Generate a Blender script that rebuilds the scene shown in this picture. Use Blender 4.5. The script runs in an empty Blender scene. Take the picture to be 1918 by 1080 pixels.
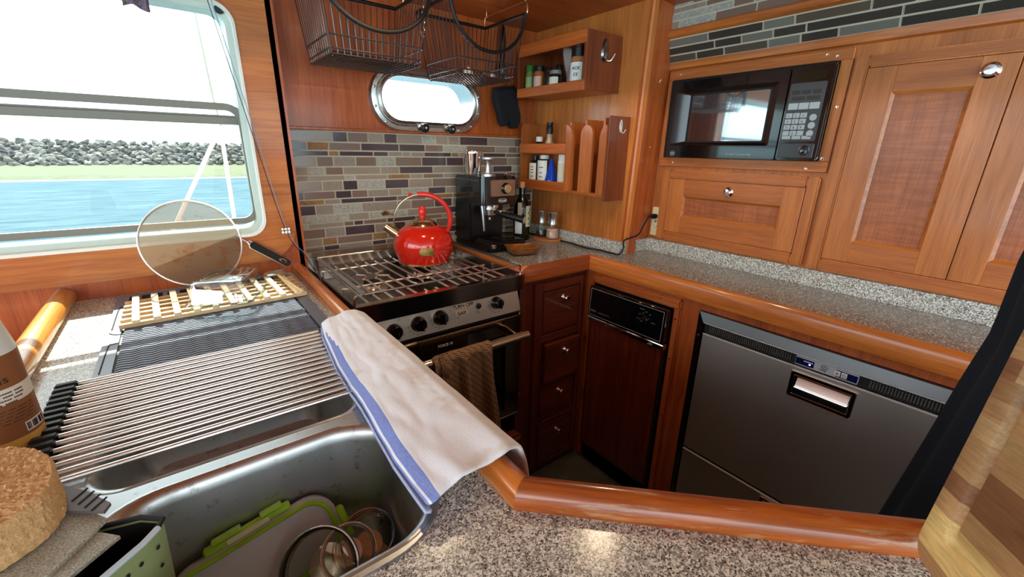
import bpy, bmesh, math, random
from mathutils import Vector, Matrix, noise
PI = math.pi
rnd = random.Random(7)
sc = bpy.context.scene
COL = sc.collection

# ------------------------------------------------------------------ camera, sky, sun, exposure
cam_d = bpy.data.cameras.new('camera'); cam = bpy.data.objects.new('camera', cam_d); COL.objects.link(cam)
cam_d.sensor_width = 36; cam_d.lens = 793 * 36 / 1918; cam_d.clip_start = 0.02; cam_d.clip_end = 3000
RG, DN, FW = (0.7919, -0.6103, 0.0192), (-0.1752, -0.2573, -0.9503), (0.5850, 0.7492, -0.3107)
M = Matrix(((RG[0], -DN[0], -FW[0], 0), (RG[1], -DN[1], -FW[1], 0), (RG[2], -DN[2], -FW[2], 0), (0, 0, 0, 1)))
cam.matrix_world = Matrix.Translation((0, 0, 1.29)) @ M
sc.camera = cam
sc.cycles.transparent_max_bounces = 24
sc.view_settings.view_transform = 'Standard'; sc.view_settings.look = 'None'
sc.view_settings.gamma = 1; sc.view_settings.use_curve_mapping = False
sc.view_settings.exposure = 0.80

w = bpy.data.worlds.new('sky'); sc.world = w; w.use_nodes = True
nt = w.node_tree; nt.nodes.clear()
o_ = nt.nodes.new('ShaderNodeOutputWorld'); bg = nt.nodes.new('ShaderNodeBackground')
tc = nt.nodes.new('ShaderNodeTexCoord'); sx = nt.nodes.new('ShaderNodeSeparateXYZ'); rp = nt.nodes.new('ShaderNodeValToRGB')
nt.links.new(tc.outputs['Generated'], sx.inputs[0]); nt.links.new(sx.outputs['Z'], rp.inputs[0])
rp.color_ramp.elements[0].position = 0.0; rp.color_ramp.elements[0].color = (0.62, 0.86, 0.96, 1)
rp.color_ramp.elements[1].position = 0.22; rp.color_ramp.elements[1].color = (0.90, 0.97, 1.0, 1)
nt.links.new(rp.outputs[0], bg.inputs[0]); bg.inputs[1].default_value = 3.2
nt.links.new(bg.outputs[0], o_.inputs[0])

sun_d = bpy.data.lights.new('sun', 'SUN'); sun = bpy.data.objects.new('sun', sun_d); COL.objects.link(sun)
sun_d.energy = 13.0; sun_d.angle = 0.009; sun_d.color = (1, 0.95, 0.86)
sun.rotation_euler = Vector((0.06, -1.0, -0.98)).to_track_quat('-Z', 'Y').to_euler()
sun.location = (0, 6, 6)

# ------------------------------------------------------------------ materials
def S(r, g, b):
    f = lambda c: (c / 255 / 12.92) if c / 255 <= 0.04045 else ((c / 255 + 0.055) / 1.055) ** 2.4
    return (f(r), f(g), f(b), 1)
def mat(name, col, rough=0.5, metal=0.0, coat=0.0, emit=None, es=1.0, spec=0.5, trans=0, ior=1.45, sheen=0):
    m = bpy.data.materials.new(name); m.use_nodes = True
    p = m.node_tree.nodes['Principled BSDF']
    p.inputs['Base Color'].default_value = col; p.inputs['Roughness'].default_value = rough
    p.inputs['Metallic'].default_value = metal; p.inputs['Coat Weight'].default_value = coat
    p.inputs['Coat Roughness'].default_value = 0.12
    p.inputs['Specular IOR Level'].default_value = spec; p.inputs['Transmission Weight'].default_value = trans
    p.inputs['IOR'].default_value = ior; p.inputs['Sheen Weight'].default_value = sheen
    if emit: p.inputs['Emission Color'].default_value = emit; p.inputs['Emission Strength'].default_value = es
    return m
def nodes(m): return m.node_tree.nodes, m.node_tree.links, m.node_tree.nodes['Principled BSDF']
def ramp(n, stops, interp='LINEAR'):
    r = n.new('ShaderNodeValToRGB'); cr = r.color_ramp; cr.interpolation = interp
    while len(cr.elements) < len(stops): cr.elements.new(0.5)
    for e, (p, c) in zip(cr.elements, stops): e.position = p; e.color = c
    return r
ROTZ = [0.0]
def coords(n, l, scale, kind='Object'):
    t = n.new('ShaderNodeTexCoord'); mp = n.new('ShaderNodeMapping'); mp.inputs['Scale'].default_value = scale; src = t.outputs[kind]
    if ROTZ[0]:
        vr = n.new('ShaderNodeVectorRotate'); vr.rotation_type = 'Z_AXIS'; vr.inputs['Angle'].default_value = ROTZ[0]; l.new(src, vr.inputs['Vector']); src = vr.outputs[0]
    l.new(src, mp.inputs['Vector']); return mp.outputs[0]
def noise_n(n, l, vec, scale, detail=4, rough=0.6, dist=0):
    t = n.new('ShaderNodeTexNoise'); t.inputs['Scale'].default_value = scale; t.inputs['Detail'].default_value = detail
    t.inputs['Roughness'].default_value = rough; t.inputs['Distortion'].default_value = dist
    l.new(vec, t.inputs['Vector']); return t.outputs['Fac']
def bump(n, l, p, h, strength=0.2, dist=0.002):
    b = n.new('ShaderNodeBump'); b.inputs['Strength'].default_value = strength; b.inputs['Distance'].default_value = dist
    l.new(h, b.inputs['Height']); l.new(b.outputs[0], p.inputs['Normal'])
def mixc(n, l, fac, a, b, mode='MIX'):
    x = n.new('ShaderNodeMix'); x.data_type = 'RGBA'; x.blend_type = mode
    for i, v in ((0, fac), (6, a), (7, b)):
        if hasattr(v, 'links'): l.new(v, x.inputs[i])
        else: x.inputs[i].default_value = v
    return x.outputs[2]
def wood(name, c1, c2, axis='z', rough=0.42, coat=0.35, scale=1.0, fig=False, worn=False, rotz=0.0):
    ROTZ[0] = rotz
    m = mat(name, c1, rough, coat=coat); n, l, p = nodes(m)
    s = {'x': (3, 55, 55), 'y': (55, 3, 55), 'z': (55, 55, 3)}[axis]
    v = coords(n, l, tuple(q * scale for q in s))
    a = noise_n(n, l, v, 1.0, 5, 0.65, 0.6)
    s2 = {'x': (14, 420, 420), 'y': (420, 14, 420), 'z': (420, 420, 14)}[axis]
    b = noise_n(n, l, coords(n, l, s2), 1.0, 2, 0.5)
    s3 = {'x': (1.2, 9, 9), 'y': (9, 1.2, 9), 'z': (9, 9, 1.2)}[axis]
    g = noise_n(n, l, coords(n, l, s3), 1.0, 2, 0.5)
    r1 = ramp(n, [(0.32, c2), (0.60, c1)]); l.new(a, r1.inputs[0])
    r2 = ramp(n, [(0.35, (0.78, 0.72, 0.68, 1)), (0.55, (1, 1, 1, 1))]); l.new(b, r2.inputs[0])
    r3 = ramp(n, [(0.3, (0.78, 0.74, 0.70, 1)), (0.7, (1.14, 1.14, 1.12, 1))]); l.new(g, r3.inputs[0])
    c = mixc(n, l, 0.75, r1.outputs[0], r2.outputs[0], 'MULTIPLY')
    c = mixc(n, l, 1.0, c, r3.outputs[0], 'MULTIPLY')
    if fig:
        f = noise_n(n, l, coords(n, l, (40, 12, 130)), 1.0, 2, 0.5)
        r4 = ramp(n, [(0.4, (0.8, 0.76, 0.74, 1)), (0.62, (1.1, 1.1, 1.1, 1))]); l.new(f, r4.inputs[0])
        c = mixc(n, l, 0.7, c, r4.outputs[0], 'MULTIPLY')
    if worn:
        f = noise_n(n, l, coords(n, l, {'x': (7, 60, 60), 'y': (60, 7, 60)}[axis]), 1.0, 5, 0.7, 0.3)
        r5 = ramp(n, [(0.54, (0, 0, 0, 1)), (0.70, (0.8, 0.8, 0.8, 1))]); l.new(f, r5.inputs[0])
        c = mixc(n, l, r5.outputs[0], c, S(206, 176, 130))
    l.new(c, p.inputs['Base Color']); bump(n, l, p, b, 0.12, 0.0006); ROTZ[0] = 0.0
    return m
def granite(name, scale, tint=1.0):
    m = mat(name, (1, 1, 1, 1), 0.2, coat=0.0); n, l, p = nodes(m)
    v = coords(n, l, (1, 1, 1))
    nz = n.new('ShaderNodeTexNoise'); nz.inputs['Scale'].default_value = scale * 1.6; nz.inputs['Detail'].default_value = 2; l.new(v, nz.inputs['Vector'])
    va = n.new('ShaderNodeVectorMath'); va.operation = 'MULTIPLY_ADD'; va.inputs[1].default_value = (0.9 / scale,) * 3; l.new(nz.outputs['Color'], va.inputs[0]); l.new(v, va.inputs[2]); v = va.outputs[0]
    def vor(sc_, stops):
        t = n.new('ShaderNodeTexVoronoi'); t.inputs['Scale'].default_value = sc_; l.new(v, t.inputs['Vector'])
        sp = n.new('ShaderNodeSeparateXYZ'); l.new(t.outputs['Color'], sp.inputs[0])
        r = ramp(n, stops, 'CONSTANT'); l.new(sp.outputs[0], r.inputs[0]); return r.outputs[0]
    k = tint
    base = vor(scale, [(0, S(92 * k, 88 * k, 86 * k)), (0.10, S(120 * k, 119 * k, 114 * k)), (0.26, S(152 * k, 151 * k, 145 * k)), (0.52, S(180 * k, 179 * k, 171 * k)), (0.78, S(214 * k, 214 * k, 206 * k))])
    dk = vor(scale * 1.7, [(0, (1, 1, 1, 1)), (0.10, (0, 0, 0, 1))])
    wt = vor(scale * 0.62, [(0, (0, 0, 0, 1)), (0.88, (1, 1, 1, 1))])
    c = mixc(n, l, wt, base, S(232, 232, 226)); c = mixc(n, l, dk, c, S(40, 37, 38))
    l.new(c, p.inputs['Base Color']); return m
def brushed(name, col, rough=0.3, axis='x', amt=0.25, metal=1.0, spots=False):
    m = mat(name, col, rough, metal); n, l, p = nodes(m)
    s = {'x': (4, 600, 600), 'y': (600, 4, 600), 'z': (600, 600, 4)}[axis]
    f = noise_n(n, l, coords(n, l, s), 1.0, 2, 0.5)
    g = noise_n(n, l, coords(n, l, (7, 7, 7)), 1.0, 4, 0.6)
    mr = n.new('ShaderNodeMapRange'); mr.inputs[3].default_value = max(0.02, rough - amt / 2); mr.inputs[4].default_value = rough + amt / 2
    l.new(g, mr.inputs[0]); l.new(mr.outputs[0], p.inputs['Roughness'])
    bump(n, l, p, f, 0.05, 0.0004)
    if spots:
        h = noise_n(n, l, coords(n, l, (60, 60, 60)), 1.0, 5, 0.7)
        r = ramp(n, [(0.30, (0.45, 0.40, 0.36, 1)), (0.42, (1, 1, 1, 1))]); l.new(h, r.inputs[0])
        l.new(mixc(n, l, 0.8, col, r.outputs[0], 'MULTIPLY'), p.inputs['Base Color'])
    return m
def noisy(name, c1, c2, scale=30, rough=0.7, bs=0.3, metal=0, lo=0.35, hi=0.65, bd=0.002, detail=5, sheen=0):
    m = mat(name, c1, rough, metal, sheen=sheen); n, l, p = nodes(m)
    f = noise_n(n, l, coords(n, l, (1, 1, 1)), scale, detail, 0.65)
    r = ramp(n, [(lo, c1), (hi, c2)]); l.new(f, r.inputs[0]); l.new(r.outputs[0], p.inputs['Base Color'])
    if bs: bump(n, l, p, f, bs, bd)
    return m
def pane(name, tint=(0.9, 0.97, 0.97, 1), refl=0.06):
    m = bpy.data.materials.new(name); m.use_nodes = True; n, l = m.node_tree.nodes, m.node_tree.links
    n.clear(); o = n.new('ShaderNodeOutputMaterial'); t = n.new('ShaderNodeBsdfTransparent'); t.inputs[0].default_value = tint
    g = n.new('ShaderNodeBsdfGlossy'); g.inputs['Roughness'].default_value = 0.03; x = n.new('ShaderNodeMixShader')
    fr = n.new('ShaderNodeFresnel'); fr.inputs[0].default_value = 1.0 + refl * 7
    ge = n.new('ShaderNodeNewGeometry'); iv = n.new('ShaderNodeMath'); iv.operation = 'SUBTRACT'; iv.inputs[0].default_value = 1.0; l.new(ge.outputs['Backfacing'], iv.inputs[1])
    ml = n.new('ShaderNodeMath'); ml.operation = 'MULTIPLY'; l.new(fr.outputs[0], ml.inputs[0]); l.new(iv.outputs[0], ml.inputs[1])
    l.new(ml.outputs[0], x.inputs[0]); l.new(t.outputs[0], x.inputs[1]); l.new(g.outputs[0], x.inputs[2]); l.new(x.outputs[0], o.inputs[0])
    return m

W_V = wood('teak_upright', S(212, 132, 64), S(188, 106, 46), 'z')
W_VR = wood('teak_red_upright', S(202, 104, 44), S(174, 80, 32), 'z')
W_HX = wood('teak_along_x', S(196, 112, 50), S(160, 80, 32), 'x')
W_HY = wood('teak_along_y', S(206, 128, 66), S(176, 98, 46), 'y')
W_DZ = wood('cabinet_teak_upright', S(212, 130, 66), S(190, 110, 52), 'z', coat=0.25)
W_DY = wood('cabinet_teak_cross', S(204, 120, 60), S(182, 102, 48), 'y', coat=0.25)
W_PN = wood('figured_teak_panel', S(190, 110, 64), S(166, 92, 52), 'z', coat=0.2, fig=True)
W_DK = wood('dark_mahogany', S(112, 48, 28), S(78, 30, 18), 'z', coat=0.3)
W_DKX = wood('dark_mahogany_cross', S(116, 50, 28), S(80, 32, 18), 'x', coat=0.3)
W_LAM = wood('compactor_laminate', S(120, 52, 34), S(82, 32, 22), 'z', rough=0.35, coat=0.2, scale=1.3)
W_TR = wood('teak_counter_trim', S(214, 128, 52), S(180, 92, 34), 'y', coat=0.6)
W_TRX = wood('teak_counter_trim_cross', S(186, 96, 42), S(150, 68, 28), 'x', coat=0.6)
W_RAIL = wood('varnished_rail', S(204, 118, 46), S(170, 84, 30), 'y', rough=0.3, coat=0.7, worn=True)
W_RAILL = wood('pale_varnished_rail', S(222, 156, 72), S(196, 122, 48), 'y', rough=0.3, coat=0.7)
W_CEIL = wood('ceiling_teak', S(190, 100, 44), S(158, 76, 32), 'x', coat=0.2)
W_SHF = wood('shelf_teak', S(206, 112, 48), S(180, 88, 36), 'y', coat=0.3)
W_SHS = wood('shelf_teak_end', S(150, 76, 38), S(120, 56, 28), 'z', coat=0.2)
W_SHZ = wood('shelf_teak_upright', S(204, 118, 54), S(180, 94, 40), 'z', coat=0.3)
W_WF = wood('window_frame_teak', S(206, 124, 52), S(180, 98, 38), 'x', coat=0.3)
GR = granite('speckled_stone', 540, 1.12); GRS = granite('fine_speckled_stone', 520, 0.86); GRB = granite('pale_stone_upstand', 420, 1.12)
STEEL = brushed('brushed_steel', (0.62, 0.61, 0.58, 1), 0.28, 'x')
SINKM = brushed('sink_steel', (0.52, 0.54, 0.55, 1), 0.36, 'x', 0.2, spots=True)
STOVE = brushed('stove_steel', (0.50, 0.45, 0.40, 1), 0.22, 'x', 0.2)
PANELM = brushed('stained_panel_steel', (0.84, 0.77, 0.64, 1), 0.42, 'x', 0.25, spots=True)
DSTEEL = brushed('fridge_steel', (0.60, 0.57, 0.54, 1), 0.5, 'y', 0.12)
FRAMEM = brushed('fridge_frame_steel', (0.10, 0.105, 0.11, 1), 0.34, 'y', 0.1)
CHROME = mat('chrome', (0.86, 0.86, 0.86, 1), 0.08, 1.0)
ROD = mat('rod_steel', (0.90, 0.88, 0.84, 1), 0.36, 1.0)
BRASSY = mat('pale_gold_metal', (0.72, 0.60, 0.36, 1), 0.16, 1.0)
COPPER = mat('copper_rod', (0.85, 0.50, 0.28, 1), 0.25, 1.0)
WIRE = mat('dark_wire', (0.16, 0.14, 0.14, 1), 0.35, 0.9)
BLK = mat('black_plastic', S(20, 20, 22), 0.35); BLKG = mat('gloss_black', S(10, 11, 13), 0.05, coat=0.6)
BLKM = mat('matte_black', S(24, 24, 26), 0.7); RUB = mat('black_rubber', S(34, 33, 34), 0.55)
DGLASS = mat('dark_glass', S(8, 9, 10), 0.03, spec=0.8)
GREY = mat('grey_plastic', S(96, 98, 100), 0.4); LGREY = mat('pale_grey_print', S(170, 182, 190), 0.5)
WHITE = mat('white_plastic', S(236, 234, 228), 0.45); CREAM = mat('cream_plastic', S(232, 222, 178), 0.4)
PRINT = mat('dark_print', S(30, 28, 28), 0.6); WPRINT = mat('white_print', S(225, 225, 222), 0.6)
RED = mat('red_enamel', S(218, 36, 18), 0.14, coat=0.8); REDP = mat('red_handle_plastic', S(226, 48, 36), 0.28, coat=0.3)
GREEN = mat('green_plastic', S(52, 130, 48), 0.4); LIME = mat('lime_plastic', S(150, 210, 30), 0.35)
SAGE = mat('sage_plastic', S(150, 165, 112), 0.55); BLUEP = mat('blue_packet', S(30, 70, 190), 0.3)
ALU = mat('window_alloy', S(196, 206, 196), 0.45, 0.3); ALUD = mat('grey_sash_alloy', S(128, 126, 116), 0.5, 0.3)
WSEAL = mat('white_window_seal', S(236, 238, 230), 0.5)
GROUT = mat('grout', S(208, 200, 178), 0.85)
T_DK = mat('tile_plum', S(76, 62, 66), 0.18, coat=0.3); T_BR = mat('tile_brown', S(128, 106, 94), 0.2, coat=0.3)
T_TP = mat('tile_taupe', S(152, 138, 124), 0.22, coat=0.3)
T_SV = noisy('tile_silver', S(138, 138, 128), S(196, 196, 184), 160, 0.22, 0.9, lo=0.3, hi=0.7, bd=0.003)
T_CU = noisy('tile_copper', S(124, 78, 44), S(178, 138, 84), 200, 0.22, 0.9, lo=0.3, hi=0.7, bd=0.003)
T_RP = noisy('tile_ripple', S(138, 126, 114), S(158, 146, 132), 110, 0.2, 0.8, bd=0.003)
TILES = [GROUT, T_DK, T_BR, T_TP, T_SV, T_CU, T_RP]
GLASS = pane('window_glass', (0.80, 0.84, 0.83, 1), 0.04); CLEAR = pane('clear_glass', (0.86, 0.93, 0.90, 1), 0.085)
FLOORM = noisy('floor_vinyl', S(66, 62, 54), S(92, 88, 76), 9, 0.5, 0.1)
NAVY = noisy('navy_cloth', S(10, 20, 32), S(17, 31, 45), 900, 1.0, 0.2, bd=0.0008)
MITT = noisy('black_quilt', S(22, 22, 25), S(34, 34, 38), 500, 0.95, 0.3, bd=0.001)

# ------------------------------------------------------------------ mesh helpers
class B:
    def __init__(s): s.bm = bmesh.new()
    def face(s, vs, mi=0, smooth=False):
        try: f = s.bm.faces.new(vs)
        except ValueError: return None
        f.material_index = mi; f.smooth = smooth; return f
    def hexa(s, p, mi=0, bv=0.0, seg=1, mis=None):
        v = [s.bm.verts.new(q) for q in p]; fs = []
        for i, k in enumerate(((0, 3, 2, 1), (4, 5, 6, 7), (0, 1, 5, 4), (1, 2, 6, 5), (2, 3, 7, 6), (3, 0, 4, 7))):
            fs.append(s.face([v[j] for j in k], mis[i] if mis else mi))
        if bv > 0:
            ed = {e for f in fs for e in f.edges}
            bmesh.ops.bevel(s.bm, geom=list(ed), offset=bv, segments=seg, affect='EDGES', clamp_overlap=True)
        return s
    def box(s, x0, x1, y0, y1, z0, z1, mi=0, bv=0.0, seg=1):
        return s.hexa([(x0, y0, z0), (x1, y0, z0), (x1, y1, z0), (x0, y1, z0), (x0, y0, z1), (x1, y0, z1), (x1, y1, z1), (x0, y1, z1)], mi, bv, seg)
    def obox(s, c, size, rot, mi=0, bv=0.0, seg=1):
        c = Vector(c); h = Vector(size) / 2
        p = [c + rot @ Vector((h.x * a, h.y * b, h.z * d)) for d in (-1, 1) for a, b in ((-1, -1), (1, -1), (1, 1), (-1, 1))]
        return s.hexa(p, mi, bv, seg)
    def prism(s, pts, fn0, fn1, mi=0, smooth=False, mi_side=None, caps=True):
        a = [s.bm.verts.new(fn0(p)) for p in pts]; b = [s.bm.verts.new(fn1(p)) for p in pts]; n = len(pts)
        if caps: s.face(a[::-1], mi); s.face(b, mi)
        for i in range(n): s.face((a[i], a[(i + 1) % n], b[(i + 1) % n], b[i]), mi if mi_side is None else mi_side, smooth)
        return s
    def plate(s, outer, holes, f0, f1, mi=0, mi_hole=None, smooth=True):
        """flat plate with holes between f0(p) and f1(p)"""
        for fn in (f0, f1):
            edges = []
            for lp in [outer] + holes:
                v = [s.bm.verts.new(fn(p)) for p in lp]
                for i in range(len(v)): edges.append(s.bm.edges.new((v[i], v[(i + 1) % len(v)])))
            r = bmesh.ops.triangle_fill(s.bm, use_beauty=True, use_dissolve=False, edges=edges)
            for g in r['geom']:
                if isinstance(g, bmesh.types.BMFace): g.material_index = mi
        for k, lp in enumerate([outer] + holes):
            a = [s.bm.verts.new(f0(p)) for p in lp]; b = [s.bm.verts.new(f1(p)) for p in lp]
            for i in range(len(lp)):
                j = (i + 1) % len(lp); s.face((a[i], a[j], b[j], b[i]), mi if k == 0 or mi_hole is None else mi_hole, smooth and len(lp) > 8)
        return s
    def rings(s, rings, mi=0, smooth=True, closed=True, cap0=False, cap1=False, mis=None):
        rv = [[s.bm.verts.new(p) for p in r] for r in rings]
        for k in range(len(rv) - 1):
            a, b = rv[k], rv[k + 1]; n = len(a)
            for i in range(n if closed else n - 1):
                j = (i + 1) % n; s.face((a[i], a[j], b[j], b[i]), mis[k] if mis else mi, smooth)
        if cap0: s.face(rv[0][::-1], mis[0] if mis else mi)
        if cap1: s.face(rv[-1], mis[-1] if mis else mi)
        return s
    def lathe(s, prof, c=(0, 0, 0), seg=32, mi=0, rot=None, mis=None, cap=True, smooth=True):
        c = Vector(c); rot = rot or Matrix.Identity(3)
        R = [[c + rot @ Vector((r * math.cos(2 * PI * i / seg), r * math.sin(2 * PI * i / seg), z)) for i in range(seg)] for r, z in prof]
        return s.rings(R, mi, smooth, True, cap, cap, mis)
    def tube(s, path, r, seg=8, mi=0, closed=False, smooth=True):
        P = [Vector(p) for p in path]; n = len(P); R = []; up = None
        for i in range(n):
            if closed: t = P[(i + 1) % n] - P[i - 1]
            else: t = P[min(i + 1, n - 1)] - P[max(i - 1, 0)]
            t.normalize()
            if up is None: up = Vector((0, 0, 1)) if abs(t.z) < 0.9 else Vector((1, 0, 0))
            a = t.cross(up); a.normalize(); b = a.cross(t); up = b.copy()
            rr = r[i] if isinstance(r, (list, tuple)) else r
            R.append([P[i] + (a * math.cos(2 * PI * k / seg) + b * math.sin(2 * PI * k / seg)) * rr for k in range(seg)])
        if closed: R.append(R[0])
        return s.rings(R, mi, smooth, True, not closed, not closed)
    def sweep(s, prof, path, mi=0, smooth=True, mis=None):
        """profile (n across, z) swept along a flat path with mitres"""
        n = len(path); R = []
        for i, (x, y) in enumerate(path):
            d0 = Vector((x - path[i - 1][0], y - path[i - 1][1])) if i > 0 else None
            d1 = Vector((path[i + 1][0] - x, path[i + 1][1] - y)) if i < n - 1 else None
            d0 = d0 or d1; d1 = d1 or d0; d0.normalize(); d1.normalize()
            n0 = Vector((d0.y, -d0.x)); n1 = Vector((d1.y, -d1.x)); m = (n0 + n1).normalized(); k = 1 / max(0.3, m.dot(n0))
            R.append([(x + m.x * a * k, y + m.y * a * k, z) for a, z in prof])
        return s.rings(R, mi, smooth, True, True, True, mis)
    def text(s, txt, size, org, xd, yd, mi=0, depth=0.0006, align='LEFT', bold=False):
        cu = bpy.data.curves.new('lettering', 'FONT'); cu.body = txt; cu.size = size; cu.extrude = depth; cu.align_x = align
        if bold: cu.offset = size * 0.02
        ob = bpy.data.objects.new('lettering', cu); COL.objects.link(ob)
        me = bpy.data.meshes.new_from_object(ob); bpy.data.objects.remove(ob); bpy.data.curves.remove(cu)
        xd = Vector(xd).normalized(); yd = Vector(yd).normalized(); zd = xd.cross(yd)
        Mx = Matrix((( xd.x, yd.x, zd.x, org[0]), (xd.y, yd.y, zd.y, org[1]), (xd.z, yd.z, zd.z, org[2]), (0, 0, 0, 1)))
        me.transform(Mx); old = set(s.bm.faces); s.bm.from_mesh(me)
        for f in s.bm.faces:
            if f not in old: f.material_index = mi
        bpy.data.meshes.remove(me); return s
    def grid(s, nu, nv, fn, mi=0, mfn=None, uv=None, smooth=True):
        V = [[s.bm.verts.new(fn(i / nu, j / nv)) for j in range(nv + 1)] for i in range(nu + 1)]
        lay = s.bm.loops.layers.uv.verify() if uv else None
        for i in range(nu):
            for j in range(nv):
                f = s.face((V[i][j], V[i + 1][j], V[i + 1][j + 1], V[i][j + 1]), mfn((i + .5) / nu, (j + .5) / nv) if mfn else mi, smooth)
                if lay and f:
                    for lp, (a, b) in zip(f.loops, ((i, j), (i + 1, j), (i + 1, j + 1), (i, j + 1))): lp[lay].uv = (a / nu * uv[0], b / nv * uv[1])
        return s

ORG = {}
def finish(name, b, mats, org, ang=35):
    if org is not None: bmesh.ops.translate(b.bm, verts=b.bm.verts, vec=-Vector(org))
    bmesh.ops.recalc_face_normals(b.bm, faces=b.bm.faces)
    me = bpy.data.meshes.new(name); b.bm.to_mesh(me); b.bm.free()
    for m in (mats if isinstance(mats, (list, tuple)) else [mats]): me.materials.append(m)
    me.set_sharp_from_angle(angle=math.radians(ang))
    o = bpy.data.objects.new(name, me); COL.objects.link(o); return o
def thing(name, label, cat, loc=(0, 0, 0), group=None, rot=None):
    o = bpy.data.objects.new(name, None); COL.objects.link(o); o.empty_display_size = 0.05
    o.location = loc; o['label'] = label; o['category'] = cat
    if group: o['group'] = group
    if rot: o.rotation_euler = rot
    ORG[o.name] = Vector((0, 0, 0)) if rot == 'local' else Vector(loc); return o
def part(name, b, mats, parent, label=None, local=False):
    o = finish(name, b, mats, None if local else ORG[parent.name]); o.parent = parent
    ORG[o.name] = ORG[parent.name]
    if label: o['label'] = label
    return o
def solo(name, b, mats, label, cat, loc, group=None, local=False):
    o = finish(name, b, mats, None if local else loc); o.location = loc; o['label'] = label; o['category'] = cat
    if group: o['group'] = group
    ORG[o.name] = Vector(loc); return o
def struct(name, b, mats, parent=None):
    o = finish(name, b, mats, (0, 0, 0)); o['kind'] = 'structure'; ORG[o.name] = Vector((0, 0, 0))
    if parent: o.parent = parent
    return o
def solidify(o, t, off=0):
    m = o.modifiers.new('thickness', 'SOLIDIFY'); m.thickness = t; m.offset = off; return o
def subsurf(o, k=1):
    m = o.modifiers.new('smooth', 'SUBSURF'); m.levels = k; m.render_levels = k; return o
def dup(root, loc, label=None, rotz=None):
    r = root.copy(); COL.objects.link(r); r.location = loc
    if rotz is not None: r.rotation_euler = (0, 0, rotz)
    if label: r['label'] = label
    for ch in list(root.children):
        c = ch.copy(); COL.objects.link(c); c.parent = r
        for g in list(ch.children):
            d = g.copy(); COL.objects.link(d); d.parent = c
    return r
def rrect(x0, x1, y0, y1, r, n=6):
    P = []
    for cx, cy, a0 in ((x1 - r, y1 - r, 0), (x0 + r, y1 - r, 90), (x0 + r, y0 + r, 180), (x1 - r, y0 + r, 270)):
        for k in range(n + 1):
            a = math.radians(a0 + 90 * k / n); P.append((cx + r * math.cos(a), cy + r * math.sin(a)))
    return P
def rotto(d, up=(0, 0, 1)):
    """rotation whose z axis is d"""
    z = Vector(d).normalized(); x = Vector(up).cross(z)
    if x.length < 1e-4: x = Vector((1, 0, 0)).cross(z)
    x.normalize(); y = z.cross(x); return Matrix((x, y, z)).transposed()
Z = lambda z: (lambda p: (p[0], p[1], z))
Y = lambda y: (lambda p: (p[0], y, p[1]))
X = lambda x: (lambda p: (x, p[0], p[1]))
RX = rotto((-1, 0, 0)); RY = rotto((0, -1, 0))

def tiles(b, u0, u1, v0, rows, P, seed, depth=0.0035, gap=0.0033, wr=None):
    """mosaic rows; P(u, v, d) gives a point, d out of the wall"""
    r = random.Random(seed); v = v0
    def bx(a, c, e, g, d0, d1, mi):
        b.hexa([P(a, e, d0), P(c, e, d0), P(c, g, d0), P(a, g, d0), P(a, e, d1), P(c, e, d1), P(c, g, d1), P(a, g, d1)], mi, 0.0008)
    last = 0
    for h in rows:
        u = u0 - r.uniform(0, 0.08)
        while u < u1:
            small = h < 0.02
            wd = r.choice(wr) * r.uniform(0.9, 1.1) if wr else r.choice([0.055, 0.075, 0.1, 0.14]) * r.uniform(0.9, 1.1) if not small else r.choice([0.035, 0.055, 0.09, 0.12])
            a, c = max(u, u0), min(u + wd, u1) - gap
            if c - a > 0.006:
                mi = r.choices([1, 2, 3, 4, 5, 6], [26, 20, 18, 12, 9 if h < 0.03 else 1, 15])[0]
                if mi == last: mi = r.choice([1, 3, 2])
                last = mi
                bx(a, c, v, v + h - gap, 0.0, depth, mi)
            u += wd
        v += h

# ------------------------------------------------------------------ the room shell
struct('floor', B().box(-1.7, 1.7, -1.7, 1.7, -0.05, 0.0), FLOORM)
b = B().box(-1.7, 1.7, -1.7, 1.7, 1.77, 1.82); struct('ceiling', b, W_CEIL)
# window wall: opening with round corners, thick raised teak surround
WIN = rrect(-1.05, 0.192, 1.035, 1.632, 0.05, 8)
b = B().plate([(-1.7, 0.0), (0.285, 0.0), (0.285, 1.77), (-1.7, 1.77)], [WIN], Y(1.45), Y(1.52)); 
b.box(0.272, 0.292, 1.45, 1.62, 0, 1.77)
struct('wall_left', b, W_VR)
b = B().plate(rrect(-1.14, 0.268, 0.956, 1.79, 0.10, 10), [WIN], Y(1.432), Y(1.45), smooth=True)
win = struct('window_1', b, W_WF)
def ringplate(o, i, y0, y1): return B().plate(o, [i], Y(y0), Y(y1))
struct('window_seal', ringplate(WIN, rrect(-1.04, 0.186, 1.043, 1.626, 0.045, 8), 1.428, 1.50), WSEAL, win)
struct('window_frame', ringplate(rrect(-1.04, 0.186, 1.043, 1.626, 0.045, 8), rrect(-1.03, 0.172, 1.056, 1.614, 0.036, 8), 1.452, 1.52), ALU, win)
b = ringplate(rrect(-1.03, 0.19, 1.068, 1.396, 0.05, 8), rrect(-1.01, 0.168, 1.085, 1.378, 0.028, 8), 1.470, 1.482)
struct('window_sash', b, ALUD, win)
b = B().box(-1.03, 0.174, 1.484, 1.50, 1.342, 1.362, 0, 0.002); b.box(-1.03, 0.174, 1.488, 1.496, 1.362, 1.366, 0)
struct('window_rail', b, ALUD, win)
struct('window_latch', B().lathe([(0.0, 0), (0.011, 0), (0.011, 0.006), (0.009, 0.008), (0, 0.008)], (0.165, 1.452, 1.617), 20, 0, RY), BLK, win)
struct('window_pane', B().box(-1.03, 0.18, 1.492, 1.495, 1.05, 1.62), GLASS, win)
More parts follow.
